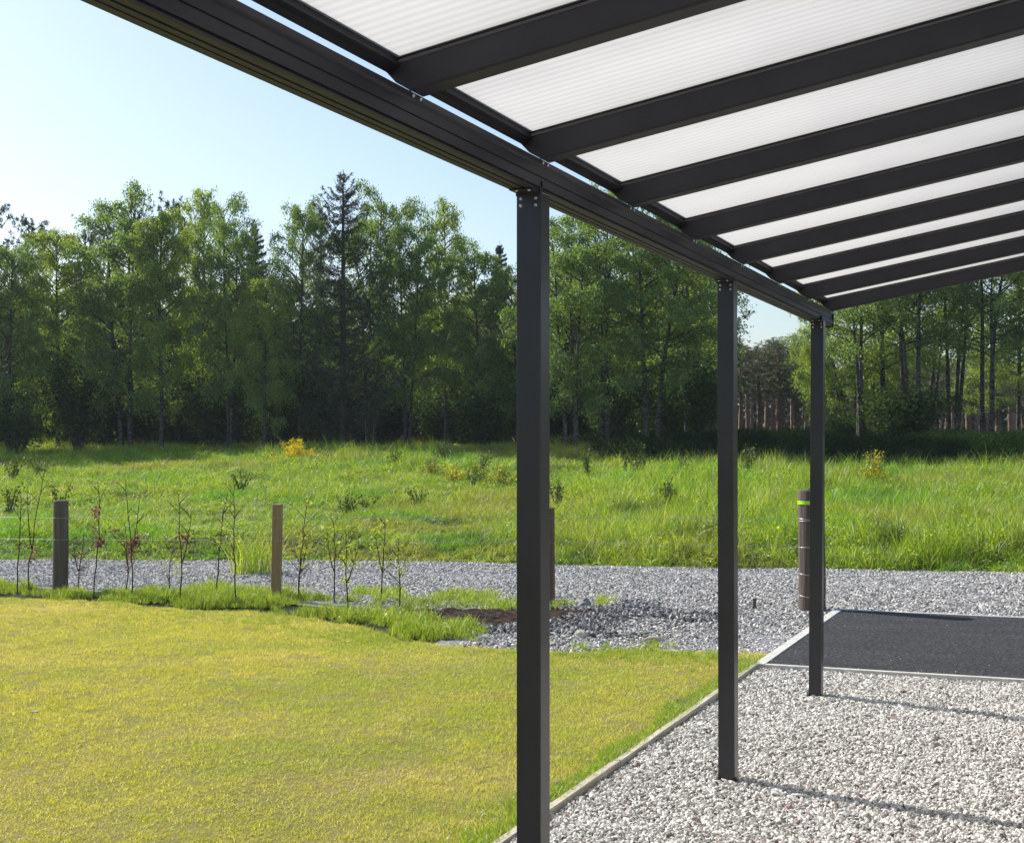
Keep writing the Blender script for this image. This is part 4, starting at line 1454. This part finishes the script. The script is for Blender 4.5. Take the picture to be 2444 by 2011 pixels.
SAP = [
    (-10.29, 11.77, 1.06, 0.07, 8, 'C', (0.3, 0.6), False, 'thin leafless sapling at the left edge of the picture'),
    (-10.19, 11.81, 1.30, 0.21, 26, 'C', (0.15, 0.45), True, 'tall sapling with a few brown leaves left of the grey round post'),
    (-9.81, 12.14, 0.62, 0.05, 30, 'C', (0.4, 1.0), True, 'short brown leaved sapling just right of the grey round post'),
    (-9.36, 11.85, 1.17, 0.02, 95, 'C', (0.38, 0.80), False, 'sapling with copper leaves clustered halfway, first right of the grey post'),
    (-9.24, 12.19, 0.75, -0.03, 80, 'C', (0.35, 0.95), True, 'bushier copper leaved sapling beside the tall forked one'),
    (-8.84, 11.76, 1.19, -0.15, 110, 'C', (0.3, 0.62), True, 'tall forked sapling with the most copper leaves'),
    (-8.33, 11.85, 1.05, -0.03, 34, 'C', (0.35, 0.62), True, 'sapling with a narrow fork and a few red leaves'),
    (-8.82, 12.36, 0.45, 0.04, 18, 'S', (0.5, 1.0), False, 'tiny green sapling behind the narrow forked one'),
    (-8.05, 12.08, 1.05, 0.11, 22, 'S', (0.5, 1.0), False, 'bare sapling bending to the right before the square post'),
    (-7.54, 11.63, 1.17, 0.05, 8, 'S', (0.5, 1.0), False, 'straight bare sapling just left of the pale square post'),
    (-7.38, 12.55, 0.75, 0.05, 70, 'S', (0.45, 1.0), True, 'leafy sapling close behind the pale square post'),
    (-7.28, 12.39, 0.99, 0.09, 20, 'S', (0.3, 1.0), False, 'slim dark sapling first right of the pale square post'),
    (-6.85, 12.33, 0.84, -0.04, 60, 'S', (0.35, 1.0), True, 'sapling with pale green leaves at its top'),
    (-6.42, 11.82, 0.76, -0.02, 110, 'S', (0.35, 1.0), True, 'leafiest green sapling with a thick dark stem'),
    (-6.48, 12.59, 0.82, 0.01, 95, 'S', (0.35, 1.0), True, 'green sapling with reddish lower leaves near the soil patch'),
    (-6.03, 12.12, 0.66, 0.01, 40, 'S', (0.5, 1.0), False, 'last sapling before the patch of dark soil'),
]
for k, (x, y, h, ln, nl, mt, zn, fk, lb) in enumerate(SAP):
    pr = sapling(200 + k, h, ln, int(nl * (1.7 if mt == 'C' else 1.9)), None, zn, 6 + (k % 4), fk, 0.017 if mt == 'C' else 0.016)
    r_ = empty('sapling', (x, y, max(0.0, float(ground_z(x, y)))))
    link('stem', pr[0], M_TWIG, r_)
    if len(pr) > 1:
        link('leaves', pr[1], M_COPPER if mt == 'C' else M_SAPLF, r_)
    tag(r_, lb, 'sapling', 'young hedge saplings along the fence')


# ------------------------------------------------------------------ broom, small shrubs and weeds in the meadow
def broom(seed, H, W, nfl, nlf):
    r = np.random.default_rng(seed)
    g, L, Fl = Geo(), Geo(), Geo()
    C1, C2 = [], []
    for k in range(int(14 + W * 12)):
        a = r.uniform(0, 6.28); ro = W / 2 * r.uniform(0.1, 1) * (1 + 0.5 * math.cos(a * 2 + seed)); hh = H * r.uniform(0.35, 1.0) * (1 - 0.35 * ro / (W / 2))
        s = np.linspace(0, 1, 5)
        B_ = np.stack([ro * s * math.cos(a), ro * s * math.sin(a), -0.03 + hh * s], 1) + np.cumsum(r.normal(0, 0.012, (5, 3)), 0)
        g.tube(B_, 0.005 * (1 - s) + 0.002, 4, False)
        for lst, m, lo in ((C1, nlf, 0.1), (C2, nfl if r.random() < 0.7 else nfl // 6, 0.4)):
            if m == 0:
                continue
            ts = r.uniform(lo, 1, m)
            lst.append(np.stack([np.interp(ts, s, B_[:, c]) for c in range(3)], 1) + r.normal(0, 0.045, (m, 3)))
    res = [g.build('stems', True)]
    for lst, Gx, sz0, wr in ((C1, L, 0.035, 0.22), (C2, Fl, 0.016, 0.8)):
        C = np.vstack(lst)
        C[:, 2] = np.maximum(C[:, 2], 0.01)
        A = r.normal(0, 1, C.shape); A[:, 2] += 0.8
        A = unit(A); Bv = unit(np.cross(A, r.normal(0, 1, C.shape)))
        sz = sz0 * r.uniform(0.6, 1.3, len(C))[:, None]
        Gx.quads(C, A * sz, Bv * sz * wr)
        res.append(Gx.build('b'))
    return res


def add_broom(u, dp, vtop, wpx, nfl, nlf, lb, seed):
    x, y = at(u, dp)
    z0 = float(ground_z(x, y))
    H = EYE + (1053 - vtop) / FPX * dp - z0
    W = wpx / FPX * dp
    pr = broom(seed, H, W, nfl, nlf)
    r_ = empty('broom_bush', (x, y, z0))
    for me, nm, m in zip(pr, ('stems', 'foliage', 'blossom'), (M_TWIG, M_BROOMLF, M_BROOMFL)):
        link(nm, me, m, r_)
    tag(r_, lb, 'shrub', 'yellow flowering broom in the meadow')


add_broom(705, 38, 1038, 125, 110, 40, 'broadest broom covered in orange yellow blossom at the back left of the meadow', 301)
add_broom(1030, 33, 1080, 80, 12, 40, 'small broom with sparse yellow flowers left of the nearest post', 302)
add_broom(1086, 31, 1086, 75, 34, 30, 'low broom with a bright yellow tip left of the nearest post', 303)
add_broom(1140, 31, 1084, 110, 10, 44, 'green broom with scattered yellow flowers before the dark conifer', 304)
add_broom(1196, 30, 1082, 90, 14, 44, 'broom touching the left side of the nearest post', 305)
add_broom(2088, 29, 1060, 105, 44, 60, 'upright broom with yellow flowers low down, right of the farthest post', 306)

MS = [  # u, depth, vtop, width px, label
    (828, 24, 1162, 60, 'dark leafy shrub in the short meadow grass above the fence wire'),
    (880, 26, 1172, 50, 'loose green shrub right of the dark leafy one in the meadow'),
    (1000, 26, 1150, 60, 'pale stemmed shrub in the middle of the meadow left of the near post'),
    (1130, 30, 1110, 70, 'rounded green shrub in the meadow close to the near post'),
    (574, 29, 1100, 50, 'dull dark bush by itself in the left meadow'),
    (1402, 31, 1044, 32, 'tall single stemmed sapling right of the near post'),
    (1492, 31, 1058, 26, 'thin upright sapling in the meadow between the first two posts'),
    (1525, 32, 1050, 50, 'cluster of leafy shoots left of the middle post'),
    (1631, 31, 1066, 32, 'small leafy shoot nearest the middle post on its left'),
    (1781, 30, 1008, 52, 'tallest meadow sapling, between the middle and farthest posts'),
    (1330, 24, 1120, 60, 'low dark shrub just right of the near post'),
    (1590, 24, 1110, 50, 'low shrub in the meadow left of the middle post'),
    (30, 33, 1058, 90, 'light leaved bush at the left edge of the meadow'),
    (90, 34, 1064, 80, 'light leaved bush second from the left edge of the meadow'),
    (25, 25, 1140, 60, 'leafy weed with pale leaves at the left edge, above the fence'),
    (140, 22, 1130, 45, 'pale twiggy sapling just above the grey round post'),
    (1150, 34, 1068, 60, 'grey green bush on the crest behind the broom'),
    (1060, 37, 1046, 80, 'pale green bush on the skyline of the meadow before the slender birch'),
    (945, 35, 1058, 60, 'grassy bush on the crest right of the broadest broom'),
]
for k, (u, dp, vt, wp_, lb) in enumerate(MS):
    x, y = at(u, dp)
    z0 = float(ground_z(x, y))
    H = max(0.35, EYE + (1053 - vt) / FPX * dp - z0)
    W = wp_ / FPX * dp
    thin = wp_ < 55 and H > 0.8
    pr = make_bush(400 + k, H=H, W=W, nleaf=int(110 + 300 * W * H), leaf=0.028, nst=4 if thin else 8)
    pr[0].materials.append(M_TWIG); pr[1].materials.append(M_SHRUB)
    r_ = empty('meadow_shrub', (x, y, z0))
    link('stems', pr[0], None, r_)
    link('foliage', pr[1], None, r_)
    tag(r_, lb, 'shrub', 'small shrubs and shoots in the meadow')
# rush clump at the track edge behind the pale post
me = blade_tuft(500, 240, 0.35, 0.75, 0.010, 0.28, 0.6, 3)
x, y = at(610, 17.0)
o = link('rush_clump', me, M_MEADOW)
o.location = (x, y, float(ground_z(x, y)))
tag(o, 'dense tussock of tall rushes left of the pale square post', 'plant')

# ------------------------------------------------------------------ small odds and ends
def rock(name, x, y, s, mat, seed, lb, cat):
    r = np.random.default_rng(seed)
    bm = bmesh.new()
    bmesh.ops.create_icosphere(bm, subdivisions=3, radius=0.5)
    o_ = r.uniform(0, 50, 3)
    for v in bm.verts:
        d = 1 + 0.35 * mnoise.noise(v.co * 2.2 + Vector(o_)) + 0.1 * mnoise.noise(v.co * 7 + Vector(o_))
        v.co = Vector((v.co.x * s[0] * d, v.co.y * s[1] * d, v.co.z * s[2] * d))
    o = link(name, bm_mesh(bm, name), mat)
    o.location = (x, y, max(0, float(ground_z(x, y))) + s[2] * 0.3)
    o.rotation_euler = (0, 0, r.uniform(0, 6))
    tag(o, lb, cat)


rock('rock', -3.74, 10.80, (0.11, 0.09, 0.08), M_ROCK, 1, 'pale cream rock at the lawn edge of the stone heap', 'rock')
M_SAND = mat_solid('buff_rock', (0.30, 0.25, 0.20), (0.5, 0.43, 0.36), 12, 0.9, 0.2, 0.6, 0.01)
rock('rock', -3.15, 10.85, (0.17, 0.11, 0.05), M_SAND, 2, 'flat buff brown rock among the grey stones', 'rock')
rock('rock', -4.35, 12.65, (0.12, 0.10, 0.12), M_STONE_C, 3, 'dark rounded boulder at the top of the stone heap', 'rock')
M_STUB = mat_solid('old_wood', (0.10, 0.075, 0.055), (0.22, 0.17, 0.13), 20, 0.9, 0.2, 0.5, 0.004)
for (x, y, sx, sy, sz, rzv, nm, lb, ct) in ((-2.87, 13.29, 0.016, 0.016, 0.085, 0.2, 'wooden_peg', 'short wooden peg standing in the track stones', 'peg'),
                                     (-2.20, 6.10, 0.045, 0.02, 0.012, 0.5, 'wood_offcut', 'brown wood chip lying on the lawn against the near edging', 'offcut'),
                                     (-2.20, 8.28, 0.05, 0.035, 0.02, 0.9, 'wood_offcut', 'broken timber scrap on the lawn at the far edging', 'offcut'),
                                     (-5.62, 6.58, 0.018, 0.012, 0.008, 0.4, 'paper_scrap', 'tiny white scrap on the left of the lawn', 'litter')):
    bm = bm_box(-sx, sx, -sy, sy, -0.02, sz)
    bmesh.ops.subdivide_edges(bm, edges=bm.edges[:], cuts=2, use_grid_fill=True)
    for v in bm.verts:
        v.co += Vector((mnoise.noise(v.co * 30), mnoise.noise(v.co * 30 + Vector((9, 0, 0))), 0)) * 0.008
    o = link(nm, bm_mesh(bm, nm), M_STUB if nm != 'paper_scrap' else M_CONC)
    o.location = (x, y, 0.015)
    o.rotation_euler = (0, 0.0, rzv)
    tag(o, lb, ct)


# ------------------------------------------------------------------ thin summer haze that greys the wood
M_HAZE, n, l = new_mat('haze')
o_ = n.new('ShaderNodeOutputMaterial')
pv_ = n.new('ShaderNodeVolumePrincipled')
pv_.inputs['Color'].default_value = (0.80, 0.88, 1.0, 1)
pv_.inputs['Density'].default_value = 0.00035
pv_.inputs['Anisotropy'].default_value = 0.2
l.new(pv_.outputs[0], o_.inputs['Volume'])
hz = link('haze', bm_mesh(bm_box(-610, 410, -65, 710, -3.0, 16.0), 'haze'), M_HAZE)
tag(hz, kind='stuff')

# stray chippings kicked onto the asphalt and the kerb
N = 110
X = rng.uniform(-2.1, 1.5, N)
Y = np.where(rng.random(N) < 0.5, 9.83 + np.abs(rng.normal(0, 0.28, N)), 13.30 - np.abs(rng.normal(0, 0.35, N)))
w_ = rng.random(N) < 0.25
X = np.where(w_, -2.1 + np.abs(rng.normal(0, 0.2, N)), X); Y = np.where(w_, rng.uniform(9.85, 13.3, N), Y)
S = rng.uniform(0.005, 0.014, N)
o = scatter('stray_gravel', np.stack([X, Y, np.full(N, 0.033) + S * 0.1], 1), rot_any(N, 0.3), np.repeat(S[:, None], 3, 1), C_ST_A)
o['label'] = 'stray stones lying on the asphalt near its kerbs'
